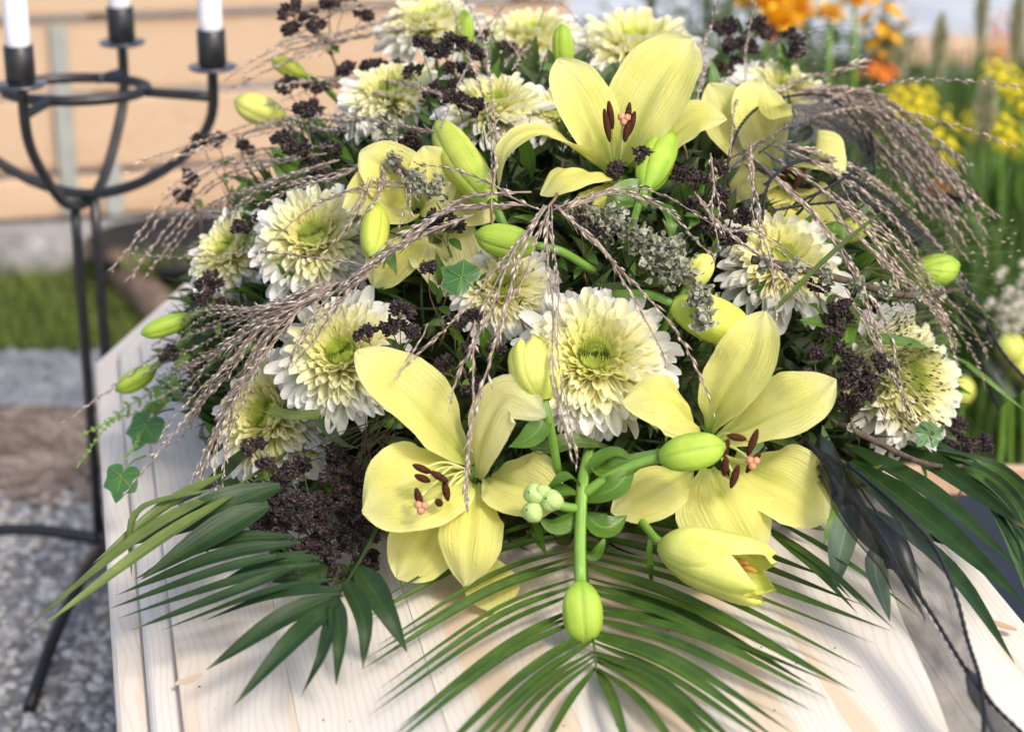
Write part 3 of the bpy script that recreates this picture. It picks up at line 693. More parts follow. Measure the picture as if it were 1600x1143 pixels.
# ---- buds
def bud_tepals(parent, base, tip, wid, mat, opening=0., spin=0., seed=0, name='petal'):
    base = Vector(base); tip = Vector(tip); ax = (tip - base); L_ = ax.length; ax.normalize()
    n0 = (-FWD - ax * (-FWD).dot(ax)).normalized(); b0 = ax.cross(n0)
    pr = prof_of([(0, .30), (.06, .52), (.15, .74), (.3, .93), (.45, 1), (.6, .99), (.75, .88), (.87, .66), (.95, .40), (1, .10)])
    po = prof_of([(0, .28), (.1, .56), (.25, .82), (.45, 1), (.65, 1.06), (.82, 1.10), (1, 1.12)])
    out = []
    for layer in range(2 if opening else 1):
        for k in range(3):
            mb = MB(); nv, nu = 14, 10; th0 = spin + k * 2.0944 + layer * 1.047
            lk = (.70, 1.0, .95)[k] if opening > .5 and layer == 0 else 1.0
            for i in range(nv + 1):
                t = i / nv; r = wid / 2 * (pr(t) * (1 - opening) + po(t) * opening) * (1 - .06 * layer * (1 if opening < .8 else .3))
                taper = 1 if opening == 0 else (1 if t < .6 else max(.06, 1 - ((t - .6) / .4) ** 2 * .96))
                for j in range(nu + 1):
                    s = -1 + 2 * j / nu; th = th0 + s * 1.13 * taper
                    rr = r * (1 + .10 * math.exp(-(s * 4.5) ** 2) * (1 - .5 * t) - .20 * abs(s) ** 3 * (1 if s > 0 else .55) + .012 * math.sin(9 * t + seed + 2 * s))
                    mb.add(base + ax * (L_ * lk * t * (1 if not opening else .97 + .03 * (1 - s * s))) + (n0 * math.cos(th) + b0 * math.sin(th)) * rr, (j / nu, t))
            for i in range(nv):
                for j in range(nu): a = i * (nu + 1) + j; mb.f.append((a, a + 1, a + nu + 2, a + nu + 1))
            out.append(mb.build(name, M[mat], parent))
    return out
def bud(base, tip, wpx, label, mat='bud', lift=.05, lift2=None, opening=0., spin=.5, stem=None, bits=None, cat='lily bud'):
    d0 = depth_on(*base) - lift; d1 = (depth_on(*tip) - (lift2 if lift2 is not None else lift)) 
    if lift2 is None: d1 = d0 - .008
    a = P(base[0], base[1], d0); b = P(tip[0], tip[1], d1); wd = wpx / FPX * d0
    t = thing('lily_bud', label, cat, a, 'lily buds of the arrangement'); bud_tepals(t, a, b, wd, mat, opening, spin)
    ax = (b - a).normalized()
    if stem: pts = [P(x, y, depth_on(x, y) - l) for x, y, l in stem] + [a + ax * .003]
    else: pts = [a - ax * .05 + FWD * .03 - UP * .01, a - ax * .02 + FWD * .004, a + ax * .003]
    mb = MB(); tube(mb, pts, .0036, 7, 8); mb.build('stalk', M['stem'], t)
    if bits:
        for k in range(3):
            q = b - ax * .022 + (UP * math.sin(k * 1.6) + RT * math.cos(k * 1.6)) * wd * .12
            mb = MB(); ellipsoid(mb, q - ax * .012, q + ax * .003, .0024); mb.build('anther', M['amber_anther'], t)
    return t
bud((768, 318), (682, 190), 64, 'tall yellow green bud standing left of the top lily', 'bud_yellow', .05, .06)
bud((1008, 296), (1046, 208), 58, 'green bud standing upright right below the top lily', 'bud', .075, .08)
bud((838, 384), (742, 366), 54, 'short green bud lying sideways above the small ivy leaf', 'bud', .05, .06)
bud((588, 322), (580, 402), 46, 'dark green bud hanging at the left beside the hidden lily', 'bud_yellow', .05, .055)
bud((850, 626), (826, 528), 82, 'pale bud just opening at its top beside the large central chrysanthemum', 'bud_open', .075, .08, .35, .3, bits=True)
bud((1050, 474), (1178, 528), 72, 'large green bud lying under the lichen to the right of the central chrysanthemum', 'bud_yellow', .05, .06)
bud((1034, 852), (1204, 902), 98, 'half open yellow bud lying on the lid below the right front lily', 'bud_open', .10, .145, .72, -.5, stem=[(990, 745, -.03), (985, 775, .02), (1010, 825, .075)], bits=True)
bud((446, 186), (366, 156), 48, 'blurred yellow bud pointing left at the upper left rim of the flowers', 'bud_open', .01)
bud((476, 118), (424, 90), 30, 'smaller yellow green bud above the blurred one at upper left', 'bud_yellow', .01)
bud((298, 494), (220, 522), 32, 'slim green bud pointing left above the white lid edge', 'bud', .03)
bud((242, 574), (180, 610), 34, 'lower slim green bud pointing left over the lid edge', 'bud', .04, stem=[(300, 520, .02), (275, 545, .035)])
bud((728, 80), (726, 16), 30, 'small green bud standing at the top edge between two chrysanthemums', 'bud', .03)
bud((884, 110), (878, 38), 34, 'narrow green bud standing at the top between chrysanthemums, left of the largest one', 'bud', .03)
bud((1075, 450), (1110, 398), 44, 'yellow bud half hidden by grey lichen right of centre', 'bud_open', .02)
bud((1310, 372), (1362, 345), 40, 'yellow green bud with folded leaf at the right rim', 'bud_yellow', .02)
bud((1420, 440), (1500, 412), 54, 'broad pale green bud at the right rim behind the hanging grass', 'bud', -.02)
# flowering stem in front with two hanging buds and a knot of tiny ones
q0 = P(912, 760, depth_on(912, 760) - .08)
fs = thing('budding_lily', 'thick green lily stem hanging in front with two green buds and leaves', 'lily stem', q0)
def F(x, y, l=.08): return P(x, y, depth_on(912, 760) - l)
mb = MB(); tube(mb, [F(925, 680, -.05), F(920, 705, .02), F(912, 745, .075), F(908, 790, .085), F(906, 850, .10), F(907, 915, .118)], .0048, 8, 14); mb.build('stem', M['stem'], fs)
mb = MB(); tube(mb, [F(908, 775, .082), F(950, 745, .088), F(1000, 722, .092), F(1036, 714, .094)], .0042, 8, 10); mb.build('stem', M['stem'], fs)
mb = MB(); tube(mb, [F(908, 795, .084), F(885, 792, .09), F(862, 786, .095)], .004, 8, 6); mb.build('stem', M['stem'], fs)
for base, tip, wp, sp in (((1030, 716), (1134, 696), 60, .9), ((906, 908), (914, 1008), 64, 1.0)):
    l_ = .10 if base[0] > 1000 else .118; a = F(*base, l_); b = F(*tip, l_ + .004); core = MB(); wd = wp / FPX * 1.6
    tube(core, [a.lerp(b, k / 6) for k in range(7)], lambda t: wd * .36 * math.sin(math.pi * (.12 + .8 * t)), 8, None)
    co = core.build('bud', M['bud'], fs); bud_tepals(co, a, b, wd, 'bud', 0, sp)
for x, y, r_ in ((835, 772, .0085), (862, 782, .0090), (832, 800, .0085), (848, 768, .006)):
    a = F(x + 9, y + 3, .090); b = F(x - 9, y - 4, .106); bud_tepals(fs, a, b, r_ * 2, 'bud_pale', 0, x * .1, x)
for pts, wp, hint in (([(905, 772, .082), (885, 768, .09), (862, 770, .094), (838, 782, .090)], 34, (0, .8, .6)), ([(908, 760, .082), (890, 745, .09), (872, 752, .094), (848, 768, .09)], 30, (0, .9, .4)),
                ([(912, 782, .08), (940, 770, .092), (965, 758, .096), (995, 720, .09)], 46, (.2, .6, .8)), ([(915, 745, .075), (935, 720, .08), (965, 708, .085), (992, 722, .088)], 34, (0, .8, .6)),
                ([(905, 800, .084), (885, 815, .09), (862, 820, .092), (840, 806, .09)], 32, (0, -.4, .9)), ([(912, 870, .088), (928, 868, .09), (940, 850, .094), (946, 838, .092)], 18, (.3, .3, .9)),
                ([(915, 800, .08), (935, 820, .085), (955, 822, .086), (980, 805, .08)], 44, (.1, .5, .9)), ([(920, 720, .07), (945, 735, .085), (985, 725, .09), (1035, 700, .088)], 36, (.1, .5, .9))):
    mb = MB(); strap(mb, [F(x, y, l) for x, y, l in pts], wp / FPX * 1.6, cv(*hint), 12, 4, LEAF, .3, .05, .03, 1.2); mb.build('leaf', M['leaf'], fs)

# ---- single leaves
def leaf(pts, wpx, hint, label, mat='leaf', cup=.25, cat='leaf', prof=LEAF, lid=False, twist=0.):
    W = [P(x, y, depth_on(x, y) - l) for x, y, l in pts]; mb = MB()
    strap(mb, W, wpx / FPX * depth_on(pts[0][0], pts[0][1]), cv(*hint), 14, 4, prof, cup, .05, .02, 1.5, 0, twist)
    return tag(mb.build('leaf', M[mat], None), label, cat)
leaf([(945, 330, .06), (970, 310, .07), (1000, 300, .07), (1015, 330, .06)], 46, (0, .3, .9), 'broad green leaf at the foot of the upright green bud')
leaf([(1012, 318, .06), (1040, 328, .08), (1050, 350, .085), (1046, 378, .07)], 28, (.3, .6, .7), 'small glossy curled leaf just below the upright green bud')
leaf([(852, 640, .07), (845, 665, .075), (825, 685, .075), (795, 698, .07)], 36, (.1, .4, .9), 'green leaf under the pale opening bud')
leaf([(1290, 350, .04), (1302, 355, .05), (1315, 362, .05), (1322, 378, .045)], 26, (.1, .5, .9), 'small oval dark green leaf right of the yellowish chrysanthemum')
leaf([(1360, 530, .06), (1430, 538, .07), (1510, 570, .06), (1600, 640, .04)], 30, (.0, .6, .8), 'long bright green grass leaf crossing the far right chrysanthemum', 'leaf', .2, 'leaf', BLADE)
leaf([(1208, 486, .09), (1290, 405, .10), (1360, 345, .10), (1420, 300, .09)], 13, (-.5, .4, .8), 'straight olive green blade slanting up at the right', 'palm_light', .1, 'grass blade', BLADE)
leaf([(1320, 740, .05), (1312, 780, .05), (1295, 820, .05), (1285, 860, .045)], 14, (.3, .2, .9), 'narrow green leaf hanging over the black ribbon', 'leaf', .1)
leaf([(420, 640, .055), (445, 648, .06), (465, 650, .06), (500, 648, .05)], 22, (0, .7, .6), 'short olive leaf stub at the lower edge of the left chrysanthemum', 'palm_light', .2, 'leaf', BAND)
leaf([(1020, 820, .05), (1014, 860, .055), (1016, 890, .05), (1018, 926, .045)], 12, (.4, .1, .9), 'thin green leaf hanging beside the half open bud', 'leaf', .1)
leaf([(820, 690, .02), (850, 700, .04), (900, 690, .04), (960, 700, .02)], 34, (0, .6, .7), 'dark green leaf tucked between the two front lilies', 'leaf_fill')
leaf([(1330, 470, .04), (1325, 510, .06), (1318, 545, .06), (1300, 570, .05)], 34, (-.2, .3, .9), 'bright green pointed leaf between seed heads at right', 'leaf')
leaf([(1250, 500, .03), (1290, 505, .05), (1320, 520, .05), (1350, 545, .04)], 30, (0, .6, .8), 'green leaf below the lichen twig at right', 'leaf')
leaf([(480, 600, .0), (500, 650, .03), (530, 690, .03), (560, 700, .03)], 26, (0, .4, .9), 'dark olive leaf below the left chrysanthemum', 'leaf_fill')
leaf([(570, 385, .03), (600, 395, .05), (612, 410, .05), (620, 430, .04)], 34, (0, .5, .8), 'broad green leaf behind the hanging grass at left centre', 'leaf')
def ivy(px, py, rpx, facing, roll, label, lift=.05, mat='ivy'):
    d = depth_on(px, py) - lift; c = P(px, py, d); t = thing('ivy_leaf', label, 'ivy leaf', c); r = rpx / FPX * d
    z = cv(*facing); x = (RT - z * RT.dot(z)).normalized(); x = Matrix.Rotation(roll, 3, z) @ x; y = z.cross(x); mb = MB()
    lob = [(0, 1.25), (.25, 1.0), (.5, .84), (.75, .93), (.95, 1.05), (1.2, .92), (1.45, .84), (1.7, .88), (1.95, .92), (2.4, .78), (2.8, .60), (3.0, .42), (3.1416, .25)]
    na = 40; i0 = mb.add(c, (.5, 0))
    for ring in (1, 2, 3):
        for k in range(na):
            a = 2 * math.pi * k / na; aa = a if a <= math.pi else 2 * math.pi - a
            rr = r * float(np.interp(aa, [q[0] for q in lob], [q[1] for q in lob])) * ring / 3
            zz = -.05 * r * math.cos(5 * a) * (ring / 3) ** 2 - .10 * r * (ring / 3) ** 2
            mb.add(c + x * rr * math.sin(a) + y * rr * math.cos(a) + z * zz, (.5 + .5 * math.cos(5 * aa) * .9, ring / 3))
    for k in range(na):
        mb.f.append((i0, i0 + 1 + k, i0 + 1 + (k + 1) % na))
        for ring in (0, 1): a = i0 + 1 + ring * na; mb.f.append((a + k, a + na + k, a + na + (k + 1) % na, a + (k + 1) % na))
    mb.build('blade', M[mat], t)
    mb = MB()
    for a in (0, .95, -.95, 1.95, -1.95):
        tube(mb, [c + z * .0004, c + (x * math.sin(a) + y * math.cos(a)) * r * .5 + z * r * .0, c + (x * math.sin(a) + y * math.cos(a)) * r * .85 - z * r * .02], .0005, 4, 4)
    mb.build('vein', M['fern'], t)
    mb = MB(); tube(mb, [c - y * r * .2, c - y * r * .9 - z * .012, c - y * r * 1.4 - z * .03], .0011, 5, 6); mb.build('stalk', M['greenstem'], t)
ivy(722, 434, 36, (-.2, .5, .85), .9, 'glossy ivy leaf in the centre above the large chrysanthemum', .07)
ivy(228, 664, 36, (-.3, .4, .85), 2.7, 'upper dark ivy leaf over the left lid edge', .04)
ivy(190, 744, 34, (-.3, .3, .9), 2.9, 'lower ivy leaf hanging at the left lid edge', .04)
ivy(1452, 676, 24, (.1, .3, .9), 2.4, 'small bright ivy leaf below the far right chrysanthemum', .06)
ivy(1470, 660, 18, (.4, .3, .8), 1.0, 'smallest ivy leaf at the right beside the dark seed head', .05)
ivy(1190, 140, 18, (.2, .4, .9), 2.9, 'small oval ivy leaf among seed heads at the top right', .05)

# ---- palm fronds lying on the lid
fr_ = random.Random(31)
def frond(label, rach, leaflets, mat, rr=.0022, cat='palm leaf', fname='palm_frond', hint=Vector((0, -.35, 1))):
    b = Vector(rach[0]); t = thing(fname, label, cat, b, 'palm leaves under the flowers')
    if len(rach) > 1: mb = MB(); tube(mb, rach, lambda q: rr * (1 - .6 * q), 6, 10); mb.build('rachis', M[mat], t)
    for pts, wd, mt in leaflets:
        mb = MB(); h_ = (hint + Vector((fr_.uniform(-.35, .35), fr_.uniform(-.3, .3), 0))).normalized(); strap(mb, pts, wd, h_, 12, 4, PALM, .05, 0., .02, 1.1, fr_.uniform(0, 6), fr_.uniform(-.35, .35), .32); mb.build('leaflet', M[mt or mat], t)
r_ = random.Random(21); ls = []
L0 = lid_pt(905, 800, .026); L1 = lid_pt(932, 1046, .012)
rows = [  # origin, left tip, right tip in the photo; heights over the lid
 ((900, 800), (585, 945), (1310, 905)), ((901, 830), (560, 975), (1385, 985)), ((903, 855), (590, 1008), (1375, 1005)), ((905, 878), (560, 1045), (1330, 1080)), ((908, 900), (600, 1075), (1300, 1068)),
 ((911, 922), (575, 1118), (1255, 1072)), ((914, 944), (630, 1135), (1318, 1072)), ((917, 964), (600, 1175), (1262, 1110)), ((920, 984), (670, 1180), (1235, 1145)), ((923, 1002), (690, 1200), (1225, 1175)),
 ((926, 1018), (690, 1230), (1180, 1185)), ((929, 1032), (760, 1225), (1150, 1200)), ((931, 1042), (830, 1220), (1110, 1230)), ((932, 1046), None, (990, 1200))]
rows2 = []
for k in range(len(rows) - 1):
    rows2.append(rows[k])
    if k % 2 == 0 and rows[k + 1][1]: rows2.append(tuple(tuple((a + b) / 2 for a, b in zip(p, q)) for p, q in zip(rows[k], rows[k + 1])))
rows2.append(rows[-1])
for k, (o_, l_, t_) in enumerate(rows2):
    h0 = .024 - .015 * k / (len(rows2) - 1)
    for tip, sg in ((l_, -1), (t_, 1)):
        if not tip: continue
        a = lid_pt(o_[0], o_[1], h0); b = lid_pt(tip[0] + r_.uniform(-10, 10), tip[1], .006 + r_.uniform(0, .02) ); m_ = a.lerp(b, .45) + Vector((0, .004, .005 + r_.uniform(0, .006)))
        ls.append(([a, m_, b], (.0062 if sg < 0 else .0094) * r_.uniform(.85, 1.2), None))
frond('feathery green palm leaf lying in front on the lid under the hanging bud', [L0, (L0 + L1) / 2 + Vector((0, 0, .006)), L1], ls, 'palm')
ls = []
for a, m1, b, wd in (((470, 848), (350, 868), (180, 930), .017), ((480, 862), (350, 890), (172, 950), .014), ((500, 880), (380, 905), (182, 966), .013), ((490, 872), (390, 915), (205, 984), .012), ((455, 838), (330, 850), (210, 905), .018),
                     ((535, 922), (440, 930), (316, 970), .019), ((533, 928), (440, 968), (322, 1046), .021), ((528, 938), (455, 1005), (365, 1102), .021), ((520, 950), (505, 1020), (470, 1088), .013), ((524, 930), (530, 1000), (525, 1070), .017), ((540, 905), (568, 970), (567, 1045), .020),
                     ((560, 885), (600, 950), (636, 1018), .026), ((520, 905), (420, 925), (250, 985), .012), ((500, 872), (420, 880), (320, 925), .016)):
    A = lid_pt(*a, .05); B = lid_pt(*b, .016); m_ = lid_pt(*m1, .045); ls.append(([A, m_, B], wd * .86, None))
frond('dark green broad palm leaf fanned over the left of the lid', [lid_pt(600, 800, .07), lid_pt(565, 870, .055), lid_pt(515, 950, .045)], ls, 'palm_dark')
ls = []
for a, m1, b, wd in (((360, 760), (220, 840), (30, 990), .016), ((370, 770), (240, 850), (60, 982), .012), ((350, 740), (260, 790), (145, 880), .012), ((400, 690), (330, 760), (250, 800), .020), ((330, 765), (215, 800), (205, 900), .008),
                     ((440, 760), (330, 800), (210, 850), .03), ((420, 790), (360, 820), (220, 905), .026)):
    ls.append(([lid_pt(*a, .07), lid_pt(*m1, .06), lid_pt(*b, .03)], wd, 'palm_dark' if wd > .018 else None))
frond('long yellow green palm leaf reaching out past the left coffin edge', [lid_pt(460, 700, .07), lid_pt(360, 765, .065)], ls, 'palm_light')
ls = []
for a, m1, b, wd in (((1300, 670), (1440, 715), (1610, 830), .034), ((1310, 690), (1450, 770), (1590, 886), .038), ((1330, 720), (1460, 820), (1605, 945), .040), ((1350, 750), (1430, 830), (1560, 870), .030), ((1370, 800), (1480, 890), (1586, 1036), .030),
                     ((1300, 660), (1420, 680), (1560, 740), .03), ((1340, 790), (1400, 850), (1440, 930), .03)):
    ls.append(([lid_pt(*a, .055), lid_pt(*m1, .042), lid_pt(*b, .022)], wd * .64, None))
frond('glossy dark palm leaf spreading over the right of the lid under the black ribbon', [lid_pt(1230, 660, .055), lid_pt(1310, 720, .05), lid_pt(1370, 800, .04)], ls, 'palm_dark')
ls = []
for a, m1, b, wd in (((1335, 790), (1315, 850), (1305, 922), .030), ((1372, 845), (1368, 895), (1390, 970), .024)):
    ls.append(([lid_pt(*a, .07), lid_pt(*m1, .05), lid_pt(*b, .025)], wd * .8, None))
frond('two short grey green leaflets hanging left of the black ribbon', [lid_pt(1330, 770, .08), lid_pt(1372, 845, .07)], ls, 'leaf_grey')
ls = []
for k in range(8):
    a = (1450 + k * 8, 700 + k * 4); b = (1640 - k * 5, 790 + k * 20); m1 = ((a[0] + b[0]) / 2 + 8, (a[1] + b[1]) / 2 - 16)
    ls.append(([P(*a, depth_on(*a) - .03), P(*m1, depth_on(*m1) - .05), P(*b, depth_on(*b) - .05)], .014, None if k % 2 else 'palm_dark'))
frond('pale green palm leaf arching out beyond the right coffin edge', [P(1420, 690, depth_on(1420, 690) - .02), P(1510, 735, depth_on(1510, 735) - .03)], ls, 'palm')
ls = []
for k, (b, dy) in enumerate((((1400, 985), 0), ((1370, 965), 8), ((1340, 958), 14), ((1440, 965), -8), ((1330, 935), 20))):
    a = (1195 + k * 5, 820 + dy); m1 = ((a[0] + b[0]) / 2, (a[1] + b[1]) / 2 - 8); ls.append(([lid_pt(*a, .05), lid_pt(*m1, .04), lid_pt(*b, .01)], .008, None))
frond('thin green palm strips on the lid below the right front lily', [lid_pt(1180, 800, .05), lid_pt(1215, 838, .05)], ls, 'palm')

# ---- dark seed heads
def cluster_mesh(seed):
    r_ = random.Random(seed); mb = MB()
    for _ in range(26):
        d = Vector((r_.gauss(0, 1), r_.gauss(0, 1), r_.gauss(0, 1))).normalized() * (r_.random() ** .5); d.z = d.z * .75
        s = r_.uniform(.16, .28); ball(mb, d * .9, (s, s, s * 1.35), r_, .25)
    return mb.mesh('seed_cluster', M['seed'], False)
CL = [cluster_mesh(k) for k in range(6)]
nsh = [0]
def seedhead(px, py, rpx, label, lift=.03, dens=1.0, squash=(1, 1), green=True, csize=16.5):
    nsh[0] += 1; r_ = random.Random(100 + nsh[0]); d = depth_on(px, py) - lift; c = P(px, py, d); s = d / FPX
    root = c + FWD * .05 - UP * .05
    t = thing('seed_head', label, 'seed head', root, 'dark dried seed heads between the flowers')
    st_ = MB(); fork = root.lerp(c, .45)
    tube(st_, [root, root.lerp(fork, .5) + RT * .004, fork], .0013, 5, 4)
    nd = max(2, int((rpx / 21) ** 2 * .95 * dens)); pts_ = []
    for k in range(nd):                                           # rounded heads of florets, each on its own stalk
        for _ in range(30):
            a = r_.uniform(0, 6.283); q = math.sqrt(r_.random()); x, y = q * rpx * squash[0] * math.cos(a), q * rpx * squash[1] * math.sin(a)
            if all((x - u) ** 2 + (y - v) ** 2 > (24 / max(1, dens ** .5)) ** 2 for u, v in pts_): break
        pts_.append((x, y)); h = (1 - q * q) * rpx * .45 + r_.uniform(-14, 14); dc = c + RT * (x * s) + UP * (y * s) - FWD * (h * s)
        z = ((dc - fork).normalized() * .7 + (UP - FWD * .6) * .5).normalized(); rd = r_.uniform(11, 21) * s; tube(st_, [fork, fork.lerp(dc, .5) + Vector((r_.uniform(-1, 1), 0, r_.uniform(-1, 1))) * .004, dc - z * rd * .6], .0006, 4, 4, cap=False)
        Q = z.to_track_quat('Z', 'Y')
        for m_ in range(int(5 + rd / s * .45)):
            th = math.acos(1 - r_.random() * .85); ph = r_.uniform(0, 6.283); ds = Q @ Vector((math.sin(th) * math.cos(ph), math.sin(th) * math.sin(ph), math.cos(th) * .7))
            p = dc + ds * rd * r_.uniform(.7, 1.1); cs = s * r_.uniform(5.5, 10)
            Mx = Matrix.Translation(p - root) @ ds.to_track_quat('Z', 'Y').to_matrix().to_4x4() @ Matrix.Rotation(r_.uniform(0, 6), 4, 'Z') @ Matrix.Diagonal((cs, cs, cs * r_.uniform(1, 1.5), 1))
            link('seed_cluster', r_.choice(CL), t, mat4=Mx)
            tube(st_, [dc - z * rd * .6, p], .0004, 3, None, cap=False)
    st_.build('stem', M['driedstem' if nsh[0] % 3 else 'greenstem'], t)
    if green:
        for k in range(3):
            p = fork.lerp(c, r_.uniform(.2, .9)); dd = (RT * r_.uniform(-1, 1) + UP * r_.uniform(-1, 1) - FWD * .6).normalized(); l = .018 * r_.uniform(.7, 1.3); mb = MB()
            strap(mb, [p, p + dd * l * .5 + UP * .002, p + dd * l], .008, cv(r_.uniform(-.5, .5), .5, .8), 6, 2, LEAF, .3); mb.build('leaf', M['leaf'], t)
for a in [
 (470, 850, 44, 'black seed head between the biggest one and the left palm leaflets', .055, 1.5),
 (520, 752, 44, 'black seed head right above the biggest one, in deep shade', .045, 1.5),
 (500, 815, 88, 'biggest near black seed head hanging above the left palm leaf', .055, 1.7),
 (425, 722, 38, 'black seed head left of the biggest one, below a chrysanthemum', .05, 1.5),
 (545, 868, 44, 'black seed head at the lower right rim of the biggest one', .055, 1.5),
 (432, 790, 30, 'black seed head touching the upper edge of the left palm leaf', .04, 1.0),
 (625, 532, 56, 'seed head just above the upper left petal of the left front lily', .065, .75),
 (720, 520, 34, 'seed head in the dark gap right of the left chrysanthemum', .03, .8),
 (742, 575, 44, 'seed head in the shade behind the left front lily', .02, 1.1),
 (684, 444, 30, 'small seed head touching the left of the central ivy leaf', .05, 1.0),
 (480, 160, 46, 'seed head at the upper left beside the blurred yellow bud', .04, .8),
 (495, 232, 66, 'wide seed head spray above the cream chrysanthemum at upper left', .04, .7),
 (345, 240, 44, 'seed head on the far left where the grass fans out', .03, .8),
 (300, 290, 26, 'leftmost small seed head at the rim of the mound', .03, .9),
 (335, 468, 40, 'seed head between the two leftmost chrysanthemums', .04, 1.0),
 (300, 545, 34, 'seed head above the lid beside the slim green buds', .03, .9),
 (515, 40, 66, 'bushy seed head at the top left corner of the mound', .02, .9),
 (685, 118, 62, 'thick seed head between the two cream chrysanthemums near the top', .05, 1.0),
 (606, 108, 28, 'small seed head on the cream chrysanthemum near the top left', .06, .8),
 (725, 158, 28, 'small seed head at the left rim of the chrysanthemum beside the top lily', .065, .9),
 (560, 130, 40, 'seed head behind drooping grass at the left of the top', .03, .8),
 (775, 65, 34, 'seed head at the top between the two edge chrysanthemums', .02, .9),
 (1128, 80, 44, 'dense seed head right of the largest top chrysanthemum', .03, 1.2),
 (1160, 40, 36, 'seed head at the top edge right of the largest chrysanthemum', .0, 1.0),
 (1072, 172, 30, 'seed head in front of the right petal of the top lily', .075, 1.0),
 (1090, 262, 34, 'seed head beside the upright green bud', .07, 1.3),
 (1100, 312, 32, 'seed head below the one beside the upright green bud', .06, 1.2),
 (1228, 82, 38, 'seed head sticking out at the upper right against the garden', .04, .9),
 (988, 258, 30, 'small seed head between the top lily throat and the upright bud', .07, .9),
 (1130, 355, 46, 'dark seed head in the gap left of the yellowish chrysanthemum', .02, 1.0),
 (1335, 590, 52, 'dense seed head at the tip of the right front lily petal', .06, 1.5),
 (1295, 455, 36, 'loose seed head below the lichen twig at right', .065, .8),
 (1310, 515, 20, 'little seed head right above the right petal of the front lily', .05, 1.0),
 (1512, 700, 42, 'seed head at the far right beyond the veiled chrysanthemum', .06, 1.2),
 (1270, 575, 26, 'seed head just behind the upper right petal of the front lily', .03, 1.0),
 (700, 338, 22, 'tiny seed head beside the pale petal at centre left', .05, .8),
 (915, 375, 36, 'seed head under the lichen twig in the centre', .04, 1.0),
 (1500, 330, 30, 'seed head hidden in the thick grass plume at right', .03, .7),
 (390, 340, 30, 'seed head right above the leftmost chrysanthemum', .03, .8),
 (640, 215, 30, 'seed head left of the tall yellow green bud', .03, .8),
]: seedhead(*a)

# ---- dried grass racemes
def raceme(mb, pts, r_, dens=1.0, size=1.0, tip_light=True):
    n = max(10, int(sum((Vector(b) - Vector(a)).length for a, b in zip(pts, pts[1:])) / .0042 * dens)); p = catmull(pts, n); T = tangents(p)
    tube(mb, p[::3] if n > 12 else p, lambda t: .0008 * size * (1 - .5 * t), 4, None)
    for k in range(len(mb.uv) - 1, -1, -1):
        if k < len(mb.uv) - 4 * len(p[::3] if n > 12 else p): break
        mb.uv[k] = (.15, .0)
    N = T[0].orthogonal().normalized(); start = int(n * .05)
    for i in range(start, n):
        N = (N - T[i] * N.dot(T[i])).normalized(); B = T[i].cross(N); a = i * 2.2 + r_.uniform(-.9, .9); t = i / n
        if r_.random() < .10: continue
        o = N * math.cos(a) + B * math.sin(a); l = .0108 * size * r_.uniform(.5, 1.35) * (1 - .25 * t); ww = .00092 * size * r_.uniform(.7, 1.35)
        d = (T[i] + o * (r_.uniform(.03, .22) if r_.random() < .88 else r_.uniform(.3, .7))).normalized(); q = p[i] + o * .0007 * size + T[i] * r_.uniform(-.002, .002); s1 = d.cross(o).normalized(); s2 = d.cross(s1)
        u = r_.random(); i0 = len(mb.v)
        mb.add(q, (u, 0)); m_ = q + d * l * .42
        for k in range(3): an = 2.094 * k; mb.add(m_ + (s1 * math.cos(an) + s2 * math.sin(an)) * ww, (u, .35))
        mb.add(q + d * l, (min(1, u + .35), 1))
        for k in range(3): mb.f.append((i0, i0 + 1 + (k + 1) % 3, i0 + 1 + k)); mb.f.append((i0 + 1 + k, i0 + 1 + (k + 1) % 3, i0 + 4))
        if r_.random() < .6:                                     # a fine bristle
            d2 = (d + o * r_.uniform(.1, .6) + s1 * r_.uniform(-.3, .3)).normalized(); i0 = len(mb.v); mb.add(m_ - s1 * .00014, (.8, .5)); mb.add(m_ + s1 * .00014, (.8, .5)); mb.add(m_ + d2 * l * r_.uniform(.8, 1.3), (1, 1)); mb.f.append((i0, i0 + 1, i0 + 2))
npl = [0]
def plume(label, strands, lift=.075, extra=0, spread=14, dens=1., size=1.0, group='dried grass plumes drooping over the flowers', stalk=None):
    npl[0] += 1; r_ = random.Random(500 + npl[0]); x0, y0 = strands[0][0][:2]
    b = P(x0, y0, depth_on(x0, y0) - lift * .6); t = thing('grass_plume', label, 'dried grass', b, group)
    for s in strands:
        for e in range(1 + extra):
            pts = []; ox, oy = (0, 0) if e == 0 else (r_.uniform(-spread, spread), r_.uniform(-spread, spread)); cut = 1 if e == 0 else r_.uniform(.7, 1)
            for k, q in enumerate(s):
                f = k / (len(s) - 1); l = (q[2] if len(q) > 2 else lift) + (r_.uniform(-.008, .008) if k else 0)
                x, y = q[0] + ox * f, q[1] + oy * f
                pts.append(P(x, y, depth_on(x, y) - l))
            pts = catmull(pts, 9); wv = r_.uniform(0, 6); am = r_.uniform(.001, .0035)
            pts = [p_ + (RT * math.sin(wv + k_ * 1.1) + UP * math.cos(wv * 2 + k_ * .8)) * am * min(1, k_ / 4) for k_, p_ in enumerate(pts)]
            if cut < 1: pts = catmull(pts, 12)[:max(4, int(13 * cut))]
            mb = MB(); raceme(mb, pts, r_, dens * r_.uniform(.8, 1.1), size * r_.uniform(.78, 1.16)); mb.build('raceme', M['raceme'], t)
    if stalk:
        mb = MB(); tube(mb, [P(x, y, depth_on(x, y) - l) for x, y, l in stalk], .0014, 5, 8); mb.build('stalk', M['driedstem'], t)
    return t
